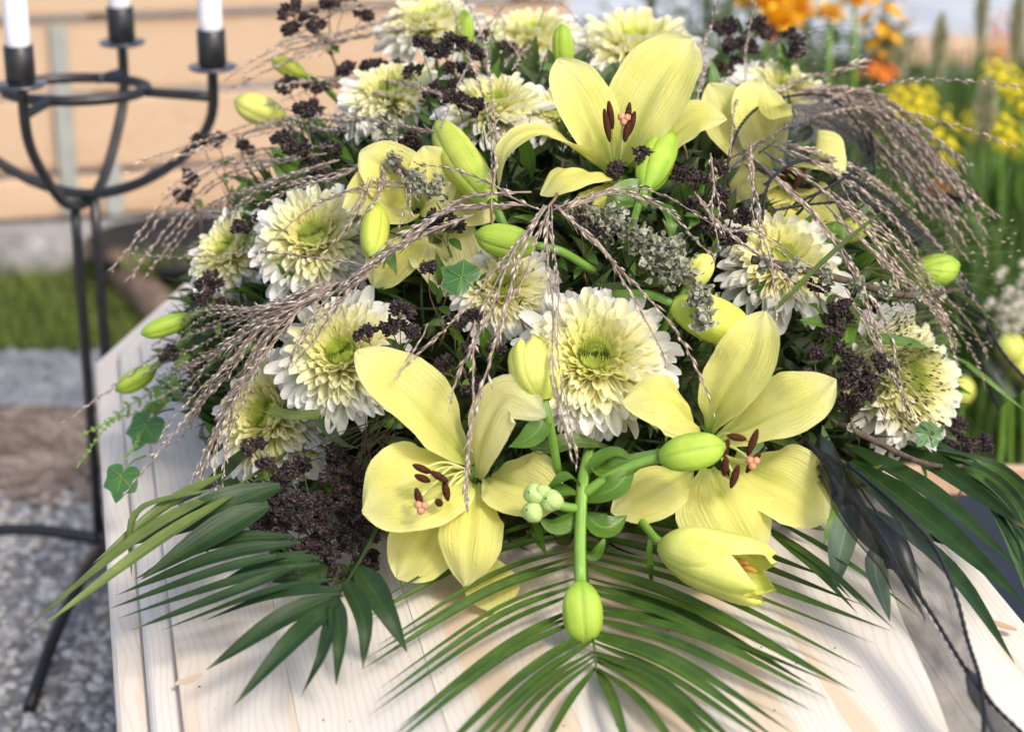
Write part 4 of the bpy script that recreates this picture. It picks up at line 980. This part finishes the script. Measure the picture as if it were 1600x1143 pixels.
plume('grass plume fanning far out to the lower left over the lid edge', [
  [(505, 440), (400, 488), (255, 548), (95, 660)], [(520, 445), (430, 480), (340, 580), (200, 770)], [(530, 440), (420, 520), (345, 650), (278, 810)], [(540, 450), (440, 500), (360, 640), (318, 855)], [(510, 450), (400, 480), (310, 490), (238, 540)]], .07, 2, 30, 1, 1.12)
plume('grass plume hanging in a dense bundle beside the lower left chrysanthemum', [
  [(470, 470), (400, 520), (350, 590), (270, 690)], [(480, 470), (410, 540), (375, 640), (345, 740)], [(500, 460), (420, 500), (340, 560), (250, 620)], [(470, 480), (410, 560), (340, 660), (312, 780)]], .08, 2, 26, 1, 1.1)
plume('thin single grass stalk running level to the left over the lid corner', [[(590, 418), (480, 402), (340, 398), (190, 394)]], .06, 0)
plume('grass plume arching left above the leftmost chrysanthemum', [
  [(520, 228), (400, 238), (280, 290), (165, 430)], [(510, 240), (420, 255), (320, 290), (200, 440)], [(500, 260), (400, 290), (310, 330), (230, 430)], [(530, 250), (440, 280), (360, 330), (290, 400)]], .06, 2, 24, 1, 1.1)
plume('grass plume reaching level to the left at the rim against the fence', [
  [(560, 190), (450, 185), (350, 210), (215, 250)], [(540, 205), (430, 200), (320, 225), (200, 268)], [(600, 150), (520, 130), (430, 160), (410, 165)]], .05, 2, 20, 1, 1.1)
plume('blurred grass plume at the top left sticking out against the fence boards', [
  [(640, 20), (540, 50), (440, 70), (350, 130)], [(650, 40), (560, 60), (460, 90), (360, 140)], [(600, 10), (520, 20), (470, 50), (440, 70)]], .03, 2, 18, 1, 1.1)
plume('grass stalks crossing level over the seed heads at upper left', [
  [(740, 170), (640, 130), (540, 125), (435, 135)], [(700, 210), (580, 190), (500, 175), (415, 160)]], .07, 1, 14, 1, 1.1)
plume('grass plume in the upper left centre falling over the cream chrysanthemum', [
  [(600, 205), (580, 290), (545, 350), (505, 400)], [(605, 205), (600, 280), (570, 330), (560, 350)], [(610, 205), (620, 260), (640, 300), (618, 350)], [(740, 335), (640, 380), (560, 440), (455, 570)], [(600, 240), (520, 280), (440, 300), (400, 320)], [(690, 300), (590, 290), (480, 330), (400, 400)]], .075, 2, 22, 1, 1.1)
plume('long grass stalk curving down across the left chrysanthemum', [[(830, 300), (720, 310), (640, 370), (545, 440), (470, 530), (445, 575)], [(820, 320), (700, 330), (600, 400), (545, 470)]], .085, 1, 14, 1, 1.15)
plume('grass plume in the exact centre hanging in long strands from one point', [
  [(855, 322), (800, 405), (735, 540), (702, 655)], [(852, 322), (810, 410), (765, 560), (733, 700), (727, 790)], [(862, 322), (868, 450), (882, 600), (898, 728)], [(858, 322), (856, 440), (870, 580), (884, 700)], [(850, 320), (790, 410), (700, 500), (615, 600)],
  [(865, 320), (940, 390), (1030, 480), (1120, 650)], [(868, 320), (930, 380), (1000, 480), (1045, 575)], [(848, 325), (800, 400), (760, 470), (755, 520)], [(856, 330), (830, 400), (792, 480), (780, 540)]], .10, 0, 13, 1, 1.15, stalk=[(880, 250, .0), (872, 300, .06), (858, 322, .10)])
plume('upright pair of grass stalks rising through the top edge left of the top lily', [[(768, 325), (768, 230), (745, 120), (698, -10)], [(770, 300), (775, 220), (765, 110), (728, -10)], [(860, 330), (960, 290), (1040, 310), (1125, 360)], [(850, 330), (760, 290), (690, 260), (640, 250)], [(690, 200), (720, 120), (760, 40), (800, -10)]], .09, 0, stalk=[(770, 380, .05), (768, 325, .09)])
plume('slim grass stalks at the top edge above the pale chrysanthemums', [[(800, 110), (840, 50), (860, -10)], [(810, 90), (780, 30), (760, -15)], [(930, 90), (900, 30), (870, 5), (810, 0)]], .06, 0)
plume('single upright grass stalk crossing the right petal of the top lily', [[(1078, 215), (1092, 130), (1108, 50), (1120, -15)]], .10, 0)
plume('single upright grass stalk right of the top lily', [[(1140, 245), (1152, 160), (1170, 70), (1186, -15)]], .10, 0)
plume('grass plume hanging straight down over the lichen right of centre', [[(1172, 222), (1180, 320), (1200, 420), (1220, 510)], [(1110, 240), (1116, 320), (1118, 380), (1114, 420)], [(1085, 300), (1125, 350), (1190, 400), (1260, 470)], [(880, 330), (960, 300), (1040, 330), (1120, 400)], [(1130, 360), (1180, 360), (1220, 385), (1270, 420)]], .09, 1, 14, 1, 1.1)
plume('long grass stalk arching over the garden to the right picture edge', [[(1110, 265), (1220, 205), (1330, 140), (1450, 122), (1610, 142)]], .07, 0, 0, 1, 1.1)
plume('long grass stalk with pale tufted tip just below the arching one at right', [[(1120, 280), (1220, 205), (1350, 170), (1450, 182), (1582, 222)]], .07, 0, 0, 1, 1.1)
plume('short pale grass ear poking up right of the veiled lily', [[(1200, 150), (1260, 122), (1310, 108), (1354, 94)]], .03, 0, 0, 1.2, 1.5)
plume('thick mauve grass plume sweeping down to the right rim', [
  [(1235, 145), (1340, 150), (1440, 230), (1555, 375)], [(1240, 155), (1350, 170), (1440, 250), (1530, 340)], [(1230, 165), (1340, 190), (1430, 270), (1545, 400)], [(1220, 180), (1320, 200), (1410, 270), (1480, 340)], [(1240, 140), (1370, 160), (1470, 250), (1555, 340)]], .05, 10, 42, 1, 1.1)
plume('grass plume hanging over the yellowish chrysanthemum and the right rim', [
  [(1190, 235), (1290, 300), (1380, 400), (1420, 500)], [(1200, 225), (1310, 270), (1420, 370), (1475, 500)], [(1180, 250), (1270, 330), (1350, 440), (1420, 640)], [(1210, 220), (1330, 260), (1440, 350), (1530, 480)], [(1290, 320), (1370, 400), (1450, 480), (1500, 570)], [(1300, 300), (1400, 390), (1490, 500), (1538, 610)]], .085, 2, 26, 1, 1.1)
plume('grass strands draped over the far right chrysanthemum', [[(1260, 440), (1320, 470), (1380, 550), (1428, 655)], [(1210, 230), (1300, 260), (1420, 330), (1500, 430)], [(1320, 450), (1360, 520), (1400, 600), (1418, 650)], [(1290, 240), (1340, 330), (1400, 420), (1455, 460)]], .09, 0)
plume('short grass strands in front of the left front lily', [[(742, 500), (738, 600), (735, 700), (728, 800)], [(668, 505), (650, 545), (620, 590)]], .12, 0)

# ---- lichen covered twigs
def lichen_patch(mb, c, rad, n, r_, sz=.006):
    for _ in range(n):
        d = Vector((r_.gauss(0, 1), r_.gauss(0, 1), r_.gauss(0, 1))).normalized(); p = c + Vector((r_.gauss(0, 1), r_.gauss(0, .8), r_.gauss(0, 1))) * rad * .62; s = sz * r_.uniform(.5, 1.2)
        n_ = (d + Vector((r_.gauss(0, .6), r_.gauss(0, .6) - .3, r_.gauss(0, .6)))).normalized(); x = n_.orthogonal().normalized(); y = n_.cross(x); u = r_.random(); i0 = mb.add(p - n_ * s * .4, (u * .5, 0)); m_ = 8
        for k in range(m_):
            a = 6.2832 * k / m_; q = s * r_.uniform(.55, 1.15); mb.add(p + (x * math.cos(a) + y * math.sin(a)) * q + n_ * r_.uniform(-.35, .45) * s, (min(1, u * .6 + .4), 1))
        for k in range(m_): mb.f.append((i0, i0 + 1 + k, i0 + 1 + (k + 1) % m_))
def twig(label, pts, patches, rad=.0035, seed=0):
    r_ = random.Random(seed); W = [P(x, y, depth_on(x, y) - l) for x, y, l in pts]; t = thing('lichen_twig', label, 'twig', W[0]); mb = MB(); tube(mb, W, lambda q: rad * (1 - .5 * q), 7, 14); mb.build('bark', M['twig'], t)
    mb = MB()
    for x, y, l, rp, n in patches: lichen_patch(mb, P(x, y, depth_on(x, y) - l), rp * .62 / FPX * 1.8, int(n * 1.5), r_, .0034)
    mb.build('lichen', M['lichen'], t, False, 'stuff')
twig('crooked twig crusted with grey green lichen in the centre', [(870, 325, .04), (930, 350, .06), (1000, 375, .07), (1060, 410, .07), (1100, 470, .08), (1105, 510, .08)],
     [(915, 335, .065, 26, 60), (960, 348, .07, 32, 90), (1000, 370, .075, 30, 80), (1045, 395, .085, 34, 110), (1060, 425, .085, 30, 90), (1095, 465, .09, 24, 80), (1100, 500, .09, 20, 60), (1020, 410, .075, 26, 60)], .004, 1)
twig('long thin lichen twig across the yellowish chrysanthemum at right', [(1175, 405, .08), (1250, 420, .09), (1330, 440, .09), (1420, 462, .09), (1512, 450, .08)],
     [(1195, 408, .085, 14, 26), (1240, 420, .095, 16, 34), (1290, 430, .095, 15, 34), (1340, 446, .095, 14, 34), (1380, 456, .095, 17, 40), (1430, 462, .095, 12, 24), (1470, 456, .09, 10, 18)], .0038, 2)
twig('small lichen twig left of the tall yellow green bud', [(600, 195, .07), (612, 240, .08), (640, 275, .08), (700, 310, .06)], [(610, 215, .085, 16, 30), (616, 250, .085, 16, 30), (650, 280, .085, 22, 50), (680, 295, .08, 24, 50)], .0034, 3)
twig('vine stalk with lichen bark curving below the far right chrysanthemum', [(1310, 660, .03), (1370, 690, .06), (1440, 722, .07), (1500, 728, .07), (1530, 712, .06)], [(1330, 668, .05, 6, 5)], .0032, 4)

# ---- black organza ribbon with cord edges
def ribbon(label, left, right, name='ribbon', nv=36, crease=.3, cords=(1, 1), mat='organza'):
    a = catmull(left, nv); b = catmull(right, nv); mb = MB(); t = thing(name, label, 'ribbon', a[0], 'black organza ribbon pieces'); nu = 8; rows = []
    for i in range(nv + 1):
        x = (b[i] - a[i]); n = x.cross(tangents(a)[i]).normalized(); row = []
        for j in range(nu + 1):
            s = j / nu; row.append(mb.add(a[i] + x * s + n * (crease * .02 * math.sin(6.28 * s + i * .25) * math.sin(3.14 * s)), (s, i / nv)))
        rows.append(row)
    for p, q in zip(rows, rows[1:]):
        for k in range(nu): mb.f.append((p[k], p[k + 1], q[k + 1], q[k]))
    mb.build('sheer_band', M[mat], t)
    for e, want in ((a, cords[0]), (b, cords[1])):
        if not want: continue
        mb = MB(); p = catmull(e, nv * 4); tube(mb, p, lambda q: (.0013 if mat == 'organza_thin' else .0016) * (1 + .22 * math.sin(q * nv * 18)), 6, None); mb.build('cord', M['cord'], t)
def LP(*pts): return [lid_pt(x, y, h + .016) for x, y, h in pts]
ribbon('sheer black ribbon with cord edges running down the right side of the lid', LP((1262, 690, .105), (1370, 825, .09), (1405, 885, .07), (1450, 950, .045), (1530, 1075, .024), (1618, 1165, .018)),
       LP((1325, 725, .11), (1400, 788, .10), (1458, 850, .08), (1492, 925, .055), (1512, 1000, .034), (1534, 1075, .027), (1537, 1172, .022)), crease=.5)
ribbon('outer sheer black ribbon layer folded under the corded tail', LP((1240, 690, .09), (1272, 745, .08), (1312, 812, .065), (1380, 892, .04), (1410, 967, .025), (1462, 1085, .012), (1492, 1172, .008)),
       LP((1270, 690, .095), (1365, 828, .08), (1402, 888, .06), (1448, 955, .035), (1528, 1078, .015), (1612, 1168, .010)), crease=.4, cords=(0, 0))
ribbon('folded almost opaque start of the black ribbon beside the right front lily', LP((1250, 690, .095), (1272, 735, .085), (1310, 796, .072), (1345, 845, .058), (1392, 886, .046), (1440, 960, .034)),
       LP((1300, 690, .10), (1345, 775, .09), (1380, 830, .076), (1400, 866, .062), (1416, 900, .046), (1445, 962, .034)), crease=.6, cords=(0, 0), mat='organza_dense')
def PP(*pts): return [P(x, y, depth_on(x, y) - l) for x, y, l in pts]
ribbon('black organza loop veiling the upper right lily', PP((1130, 300, .06), (1150, 210, .09), (1200, 160, .10), (1290, 150, .09), (1345, 200, .07), (1362, 250, .06)),
       PP((1190, 350, .06), (1200, 290, .09), (1230, 260, .10), (1270, 250, .09), (1310, 260, .07), (1330, 290, .06)), crease=.5, mat='organza_thin')
ribbon('black organza loop lying over the upper right petals', PP((1240, 320, .07), (1290, 295, .09), (1330, 270, .09), (1362, 240, .07), (1360, 200, .05)),
       PP((1200, 330, .06), (1260, 320, .075), (1330, 310, .075), (1365, 275, .06), (1362, 240, .04)), crease=.4, mat='organza_thin')
ribbon('narrow black organza tail falling off the right rim', PP((1340, 285, .06), (1440, 350, .06), (1510, 440, .05), (1560, 540, .05), (1610, 600, .04)),
       PP((1330, 300, .055), (1425, 370, .05), (1490, 470, .04), (1530, 570, .04), (1560, 640, .03)), crease=.4)

mb = MB(); q_ = random.Random(12)
for k in range(34):
    x, y = q_.uniform(260, 1560), q_.uniform(960, 1140); s_ = q_.uniform(.0003, .0008)
    t_ = (lid_pt(x, y).y - 1.0) / 1.22; a_, b_ = KL[0].lerp(KL[1], t_), KR[0].lerp(KR[1], t_); u_ = (lid_pt(x, y) - a_).xy.dot((b_ - a_).xy) / (b_ - a_).xy.length_squared
    if .08 < u_ < .92: ball(mb, lid_pt(x, y, lz(u_) - LID + .001), (s_, s_ * 1.6, s_ * .6), q_, .2)
tag(mb.build('fallen_seeds', M['seed'], None, True, 'stuff'), 'tiny dark seeds fallen on the coffin lid', 'seeds')
# ---- fern, panicle grass, conifer
fb = P(300, 560, depth_on(300, 560) - .02)
t = thing('asparagus_fern', 'light green feathery fern sprig over the left lid edge', 'fern', fb); mb = MB(); r_ = random.Random(8)
for pts in ([(300, 560), (240, 610), (180, 650), (120, 730)], [(290, 580), (240, 640), (190, 650), (125, 680)], [(280, 600), (230, 640), (215, 690), (190, 720)]):
    c = catmull([P(x, y, depth_on(x, y) - .035) for x, y in pts], 26); T = tangents(c); tube(mb, c, .0007, 4, None)
    for i in range(4, 26):
        for sg in (-1, 1):
            d = (T[i] * .8 + (T[i].cross(-FWD)) * sg + Vector((0, 0, r_.uniform(-.3, .3)))).normalized(); l = .016 * (1.1 - i / 28); strap(mb, [c[i], c[i] + d * l * .5, c[i] + d * l], .0042, cv(0, .5, .8), 3, 2, LEAF, .2)
mb.build('fronds', M['fern'], t)
def panicle(label, root, ends, n, seed, mat='seed'):
    r_ = random.Random(seed); c = P(*root[:2], depth_on(*root[:2]) - root[2]); t = thing('panicle_grass', label, 'fine grass', c); s_ = MB(); g_ = MB()
    for k in range(n):
        x = r_.uniform(ends[0], ends[2]); y = r_.uniform(ends[1], ends[3]); e = P(x, y, depth_on(x, y) - root[2] - r_.uniform(0, .03)); m_ = c.lerp(e, .5) + UP * r_.uniform(.0, .02); tube(s_, [c, m_, e], .00022, 3, 6, cap=False)
        for q in range(2):
            p = e + Vector((r_.uniform(-1, 1), r_.uniform(-1, 1), r_.uniform(-1, 1))) * .008; d = (p - c).normalized(); ellipsoid(g_, p, p + d * .0055, .0008, 4, 4)
    s_.build('stems', M['greenstem'], t, True, 'stuff'); g_.build('grains', M[mat], t, True, 'stuff')
panicle('veil of fine panicle grass with dark grains over the far right chrysanthemum', (1330, 560, .05), (1375, 470, 1500, 680), 110, 3)
panicle('wispy fine grass spray standing out at the upper right rim', (1180, 110, .03), (1240, 30, 1350, 180), 24, 4, 'raceme')
panicle('wispy fine grass spray over the right rim below the thick plume', (1350, 420, .05), (1440, 330, 1600, 540), 40, 5, 'raceme')
def wisps(label, base, ends, n, seed):
    r_ = random.Random(seed); t = thing('wispy_stems', label, 'dry stems', P(*base, depth_on(*base) - .03)); mb = MB()
    for k in range(n):
        a = P(base[0] + r_.uniform(-30, 30), base[1] + r_.uniform(-20, 20), depth_on(*base) - .01); x = r_.uniform(ends[0], ends[2]); y = r_.uniform(ends[1], ends[3]); e = P(x, y, depth_on(x, y) - .03); tube(mb, [a, a.lerp(e, .5) - FWD * .02, e], .0004, 3, 5, cap=False)
    mb.build('stems', M['twig'], t, True, 'stuff')
wisps('bundle of thin dark olive stems under the left chrysanthemum', (600, 660), (470, 680, 590, 800), 26, 1)
def gyps():
    r_ = random.Random(2); c = P(330, 820, depth_on(330, 820) - .03); t = thing('white_filler_flower', 'tiny white bead flowers beside the left palm leaf', 'filler flower', c); mb = MB(); s_ = MB()
    for k in range(70):
        x = 335 + r_.gauss(0, 16); y = 815 + r_.gauss(0, 18); p = P(x, y, depth_on(x, y) - r_.uniform(.02, .05)); ball(mb, p, .0018, r_, .1); tube(s_, [c + FWD * .03, p], .0003, 3, None, cap=False)
    mb.build('beads', M['cream'], t, True, 'stuff'); s_.build('stems', M['greenstem'], t, True, 'stuff')
gyps()
def conifer(label, pts, seed, wid=.02):
    r_ = random.Random(seed); c = catmull([P(x, y, depth_on(x, y) - l) for x, y, l in pts], 30); T = tangents(c); t = thing('conifer_sprig', label, 'conifer', c[0]); mb = MB(); tube(mb, c, .0012, 5, None)
    for i in range(2, 31):
        for sg in (-1, 1):
            d = (T[i] + T[i].cross(-FWD).normalized() * sg * .9 + Vector((0, 0, r_.uniform(-.2, .2)))).normalized(); l = wid * (1.15 - i / 32); tube(mb, [c[i], c[i] + d * l * .5, c[i] + d * l], lambda q: .0013 * (1 - .6 * q), 5, None)
    mb.build('needles', M['palm_dark'], t)
conifer('dark conifer sprig under the biggest seed head', [(470, 860, .05), (420, 885, .05), (380, 895, .04)], 1)
conifer('dark conifer sprig at the left between seed head and ivy', [(430, 760, .03), (390, 770, .04), (340, 800, .04)], 2)
conifer('conifer sprig below the left palm leaf base', [(520, 880, .05), (470, 900, .05), (430, 905, .04)], 3, .015)

# ================================================================ GARDEN ON THE RIGHT
r_ = random.Random(77)
mb = MB()
for _ in range(9000):
    y = 2.75 + 2.7 * r_.random() ** .8; xm = (.30 if y < 3.2 else .12) + (y - 3) * .05; x = xm + r_.random() * (.42 * y - xm + .1); h = r_.uniform(.12, .36) * (1 if r_.random() < .9 else 1.5); a = r_.uniform(0, 6.28)
    if x < .55 and y < 3.15: continue
    if y > 4.3: h *= .45
    d = Vector((math.cos(a), math.sin(a), 0)); b = Vector((x, y, .005)); e = b + d * h * r_.uniform(.05, .5) + Vector((0, 0, h)); m_ = b.lerp(e, .5) + Vector((0, 0, h * .12)); w_ = d.cross(Vector((0, 0, 1))) * r_.uniform(.0015, .004); u = r_.random(); i0 = len(mb.v)
    for q, s in ((b, 1), (m_, 1)): mb.add(q - w_ * s, (u, .2)); mb.add(q + w_ * s, (u, .2))
    mb.add(e, (u, 1)); mb.f.append((i0, i0 + 1, i0 + 3, i0 + 2)); mb.f.append((i0 + 2, i0 + 3, i0 + 4))
tag(mb.build('meadow_grass', M['blade']), 'tall blurred green grass of the garden behind the coffin', 'grass', None, 'stuff')
def spike(px, py, h, size, mat, label, group, name='flower_spike', ratio=2.2, cat='flower', mat2=None):
    c = at_h(px, py, h); base = Vector((c.x + r_.uniform(-.02, .02), h, 0)); t = thing(name, label, cat, base, group); mb = MB(); tube(mb, [base, base.lerp(c, .5) + Vector((.01, 0, 0)), c], .003, 5, 6); mb.build('stem', M['stem'], t)
    mb = MB(); n = 26
    for k in range(n):
        f = k / n; a = k * 2.4; z = size * ratio * (f - .5); rr = size * .5 * math.sin(math.pi * (.12 + .85 * f)); d = Vector((math.cos(a), math.sin(a), -.5)); p = c + Vector((0, 0, -z)) + Vector((d.x, d.y, 0)) * rr * .3
        strap(mb, [p, p + d * rr * .6, p + d * rr * 1.1], size * .28, Vector((d.x, d.y, .6)), 3, 2, LEAF, .3)
    mb.build('florets', M[mat], t)
    if mat2:
        mb = MB()
        for k in range(12):
            a = k * 2.4; d = Vector((math.cos(a), math.sin(a), -.8)); p = c + Vector((0, 0, -size * ratio * .5 + (.1 * size if k % 2 else 0))); strap(mb, [p, p + d * size * .3, p + d * size * .5], size * .25, Vector((d.x, d.y, .6)), 3, 2, LEAF, .3)
        mb.build('lower_florets', M[mat2], t)
for px, py, h, lb in ((1400, 160, 3.5, 'leftmost yellow flower spike of the low group behind the arching grass stalk'), (1424, 158, 3.4, 'yellow flower spike in the centre of the low group behind the arching grass stalk'),
                  (1446, 162, 3.6, 'right yellow flower spike of the low group behind the arching grass stalk'), (1552, 118, 3.5, 'left yellow flower spike of the high group at the right edge'),
                  (1575, 125, 3.7, 'middle yellow flower spike of the high group at the right edge'), (1597, 150, 3.4, 'yellow flower spike of the high group cut by the right edge'),
                  (1565, 205, 3.3, 'lower yellow flower spike right of the fluffy grass head'), (1592, 222, 3.6, 'lowest yellow flower spike close to the right edge'), (1518, 195, 3.8, 'yellow flower spike just left of the fluffy grass head at right')):
    spike(px, py, h, .046, 'yellow', lb, 'yellow flower spikes in the garden', ratio=1.5)
spike(1472, 225, 3.5, .06, 'yellow', 'blurred yellow flower spike with orange foot right of the grass plume', 'two coloured flower spikes', mat2='redorange')
spike(1560, 60, 4.6, .06, 'redorange', 'small blurred red orange flower spike near the top right corner', 'two coloured flower spikes')
spike(1378, 20, 3.6, .085, 'orange', 'tall blurred orange flower spike at the top edge right of the garden flowers', 'orange garden flowers', ratio=2.0, mat2='redorange')
def roundflower(px, py, h, size, mat, label):
    c = at_h(px, py, h); base = Vector((c.x, h, 0)); t = thing('garden_flower', label, 'flower', base, 'orange garden flowers'); mb = MB(); tube(mb, [base, base.lerp(c, .5) + Vector((.012, 0, 0)), c], .004, 6, 6); mb.build('stem', M['stem'], t)
    for k in range(16):
        a = k * 2.4; e = -.2 + 1.3 * k / 16; d = Vector((math.cos(a) * math.cos(e), math.sin(a) * math.cos(e), math.sin(e))); mb = MB(); strap(mb, [c, c + d * size * .3 + Vector((0, 0, size * .05)), c + d * size * .55], size * .4, Vector((-d.x, -d.y, 1.2)), 5, 2, LEAF, .35); mb.build('petal', M[mat], t)
roundflower(1195, 15, 3.3, .10, 'orange', 'bright orange garden flower at the top edge nearest the bouquet')
roundflower(1240, 25, 3.4, .10, 'orange', 'second bright orange garden flower right of the one nearest the bouquet')
roundflower(1218, 42, 3.2, .08, 'orange', 'lowest orange garden flower between the two bright ones')
roundflower(1296, 30, 3.3, .065, 'amber', 'pale amber round garden flower at the top edge')
roundflower(1335, 8, 3.5, .06, 'orange', 'small orange garden flower cut by the top edge')
roundflower(1200, 60, 3.2, .05, 'redorange', 'small red garden flower under the bright orange ones')
def fluffy(px, py, h, ln, wd, label, lean=0.):
    c = at_h(px, py, h); base = Vector((c.x - lean, h, 0)); t = thing('fountain_grass', label, 'ornamental grass', base, 'fluffy ornamental grass heads in the garden'); mb = MB(); tube(mb, [base, base.lerp(c, .5), c], .002, 5, 6); mb.build('stem', M['stem'], t); mb = MB(); q = random.Random(px)
    for k in range(520):
        f = k / 520; p = c + Vector((lean * .1 * (f - .5), 0, ln * (f - .5))); a = q.uniform(0, 6.28); d = Vector((math.cos(a), math.sin(a), q.uniform(.4, 1.2))).normalized(); l = wd * .6 * math.sin(math.pi * (.1 + .85 * f)); s = d.orthogonal().normalized() * .0030; i0 = len(mb.v)
        mb.add(p - s, (0, 0)); mb.add(p + s, (1, 0)); mb.add(p + d * l, (.5, 1)); mb.f.append((i0, i0 + 1, i0 + 2))
    mb.build('head', M['fluff'], t)
fluffy(1382, 85, 3.6, .12, .055, 'fluffy pale grass head left of the middle in the garden')
fluffy(1400, 95, 4.0, .13, .055, 'fluffy pale grass head just behind the left one in the garden')
fluffy(1468, 75, 3.7, .13, .04, 'slim fluffy grass head in the middle of the garden', .02)
fluffy(1540, 175, 3.3, .12, .05, 'fluffy grass head at the right among yellow flower spikes')
fluffy(1534, 20, 4.2, .14, .04, 'fluffy grass head cut by the top edge at the right')
fluffy(1590, 40, 4.0, .16, .05, 'fluffy grass head at the top right corner')
# cream flower and green fruits by the right edge
c = at_h(1582, 490, 2.75); t = thing('cream_flower_plant', 'blurred cream flower head at the right edge beside the bouquet', 'plant', Vector((c.x, 2.75, 0))); mb = MB(); q = random.Random(4); tube(mb, [Vector((c.x, 2.75, 0)), c], .004, 6, 5); mb.build('stem', M['stem'], t); mb = MB()
for k in range(90): ball(mb, c + Vector((q.gauss(0, .018), q.gauss(0, .018), q.gauss(0, .03))), .006, q, .2)
mb.build('flower_head', M['cream'], t, True, 'stuff')
for k, (px, py, lab) in enumerate(((1580, 545, 'upper blurred yellow green fruit at the right edge'), (1500, 610, 'lower blurred yellow green fruit behind the black ribbon tail'), (1600, 575, 'yellow green fruit cut by the right picture edge'))):
    c = at_h(px, py, 2.65); t = thing('fruit_stem', lab, 'fruit', Vector((c.x, 2.65, 0))); mb = MB(); tube(mb, [Vector((c.x + .02, 2.65, 0)), c], .003, 6, 5); mb.build('stem', M['stem'], t); mb = MB(); lathe(mb, c, [(.003, -.022), (.014, -.018), (.021, -.004), (.02, .008), (.012, .018), (.004, .017)], 16); mb.build('fruit', M['fruit'], t)
for k, (px, h, ht, lab) in enumerate(((1500, 2.85, .42, 'broad bladed grass clump at the right behind the bouquet rim'), (1590, 3.05, .45, 'broad bladed grass clump at the right picture edge'), (1440, 3.25, .40, 'broad bladed grass clump behind the thick grass plume'), (1330, 3.5, .42, 'broad bladed grass clump behind the upper right of the bouquet'), (1540, 3.5, .42, 'broad bladed grass clump under the yellow flower spikes'), (1250, 3.6, .45, 'broad bladed grass clump below the orange flowers'))):
    x = at_h(px, 500, h).x; tuft('grass_clump', lab, 'grass clump', Vector((x, h, 0)), 70, ht, .010, M['blade'], k + 30, .6)
def shrub(px, h, r, label, seed, n=420):
    x = at_h(px, 300, h).x; q = random.Random(seed); b = Vector((x, h, 0)); t = thing('garden_shrub', label, 'shrub', b); mb = MB()
    for k in range(6): a = q.uniform(0, 6.28); tube(mb, [b, b + Vector((math.cos(a) * r * .3, math.sin(a) * r * .3, r * .8)), b + Vector((math.cos(a) * r * .7, math.sin(a) * r * .7, r * 1.5))], .005, 5, 6)
    mb.build('stem', M['twig'], t); mb = MB()
    for k in range(n):
        d = Vector((q.gauss(0, 1), q.gauss(0, 1), q.gauss(0, 1))).normalized(); p = b + Vector((0, 0, r * 1.0)) + Vector((d.x * r, d.y * r, d.z * r * .95)) * q.random() ** .35
        e = (d + Vector((q.gauss(0, .5), q.gauss(0, .5), q.gauss(0, .5)))).normalized(); l = q.uniform(.03, .06); p.z = max(p.z, .02); strap(mb, [p, p + e * l * .5, p + e * l + Vector((0, 0, -.01))], .02, d + Vector((0, 0, .5)), 4, 2, LEAF, .2)
    mb.build('leaves', M['leaf_fill'], t, True, 'stuff')
shrub(1175, 4.2, .24, 'dark leafy shrub behind the orange garden flowers', 1)
shrub(1290, 4.5, .22, 'dark leafy shrub right of the orange flowers, behind the pale amber one', 2)
shrub(1090, 4.6, .26, 'dark leafy shrub behind the largest top chrysanthemum', 3)
# timber beam and low crate
mb = MB(); box(mb, (1.50, 5.85, .035), .95, .14, .07); tag(bev(mb.build('timber_beam', M['board'], None, False), .012), 'pale timber beam lying behind the garden in front of the paving', 'beam')
cr = thing('wooden_crate', 'low wooden crate on the ground beyond the right coffin edge', 'crate', Vector((.60, 2.35, 0)))
for k in range(2):
    for s, dy in ((-1, 0), (1, 0)):
        mb = MB(); box(mb, (.62, 2.33 + s * .12, .05 + k * .085), .34, .014, .072); bev(mb.build('slat', M['board'], cr, False), .003)
        mb = MB(); box(mb, (.62 + s * .163, 2.33, .05 + k * .085), .014, .224, .072); bev(mb.build('slat', M['board'], cr, False), .003)
mb = MB(); box(mb, (.62, 2.33, .012), .312, .224, .012); mb.build('crate_floor', M['board'], cr, False)
pt = Vector((.66, 1.98, 0)); t = thing('black_tray', 'black plastic planting tray standing beside the right coffin edge', 'tray', pt); mb = MB(); box(mb, pt + Vector((0, 0, .12)), .34, .36, .24); bev(mb.build('tray_body', M['plastic'], t, False), .012)
mb = MB(); box(mb, pt + Vector((0, 0, .247)), .37, .39, .012); bev(mb.build('tray_rim', M['plastic'], t, False), .004)
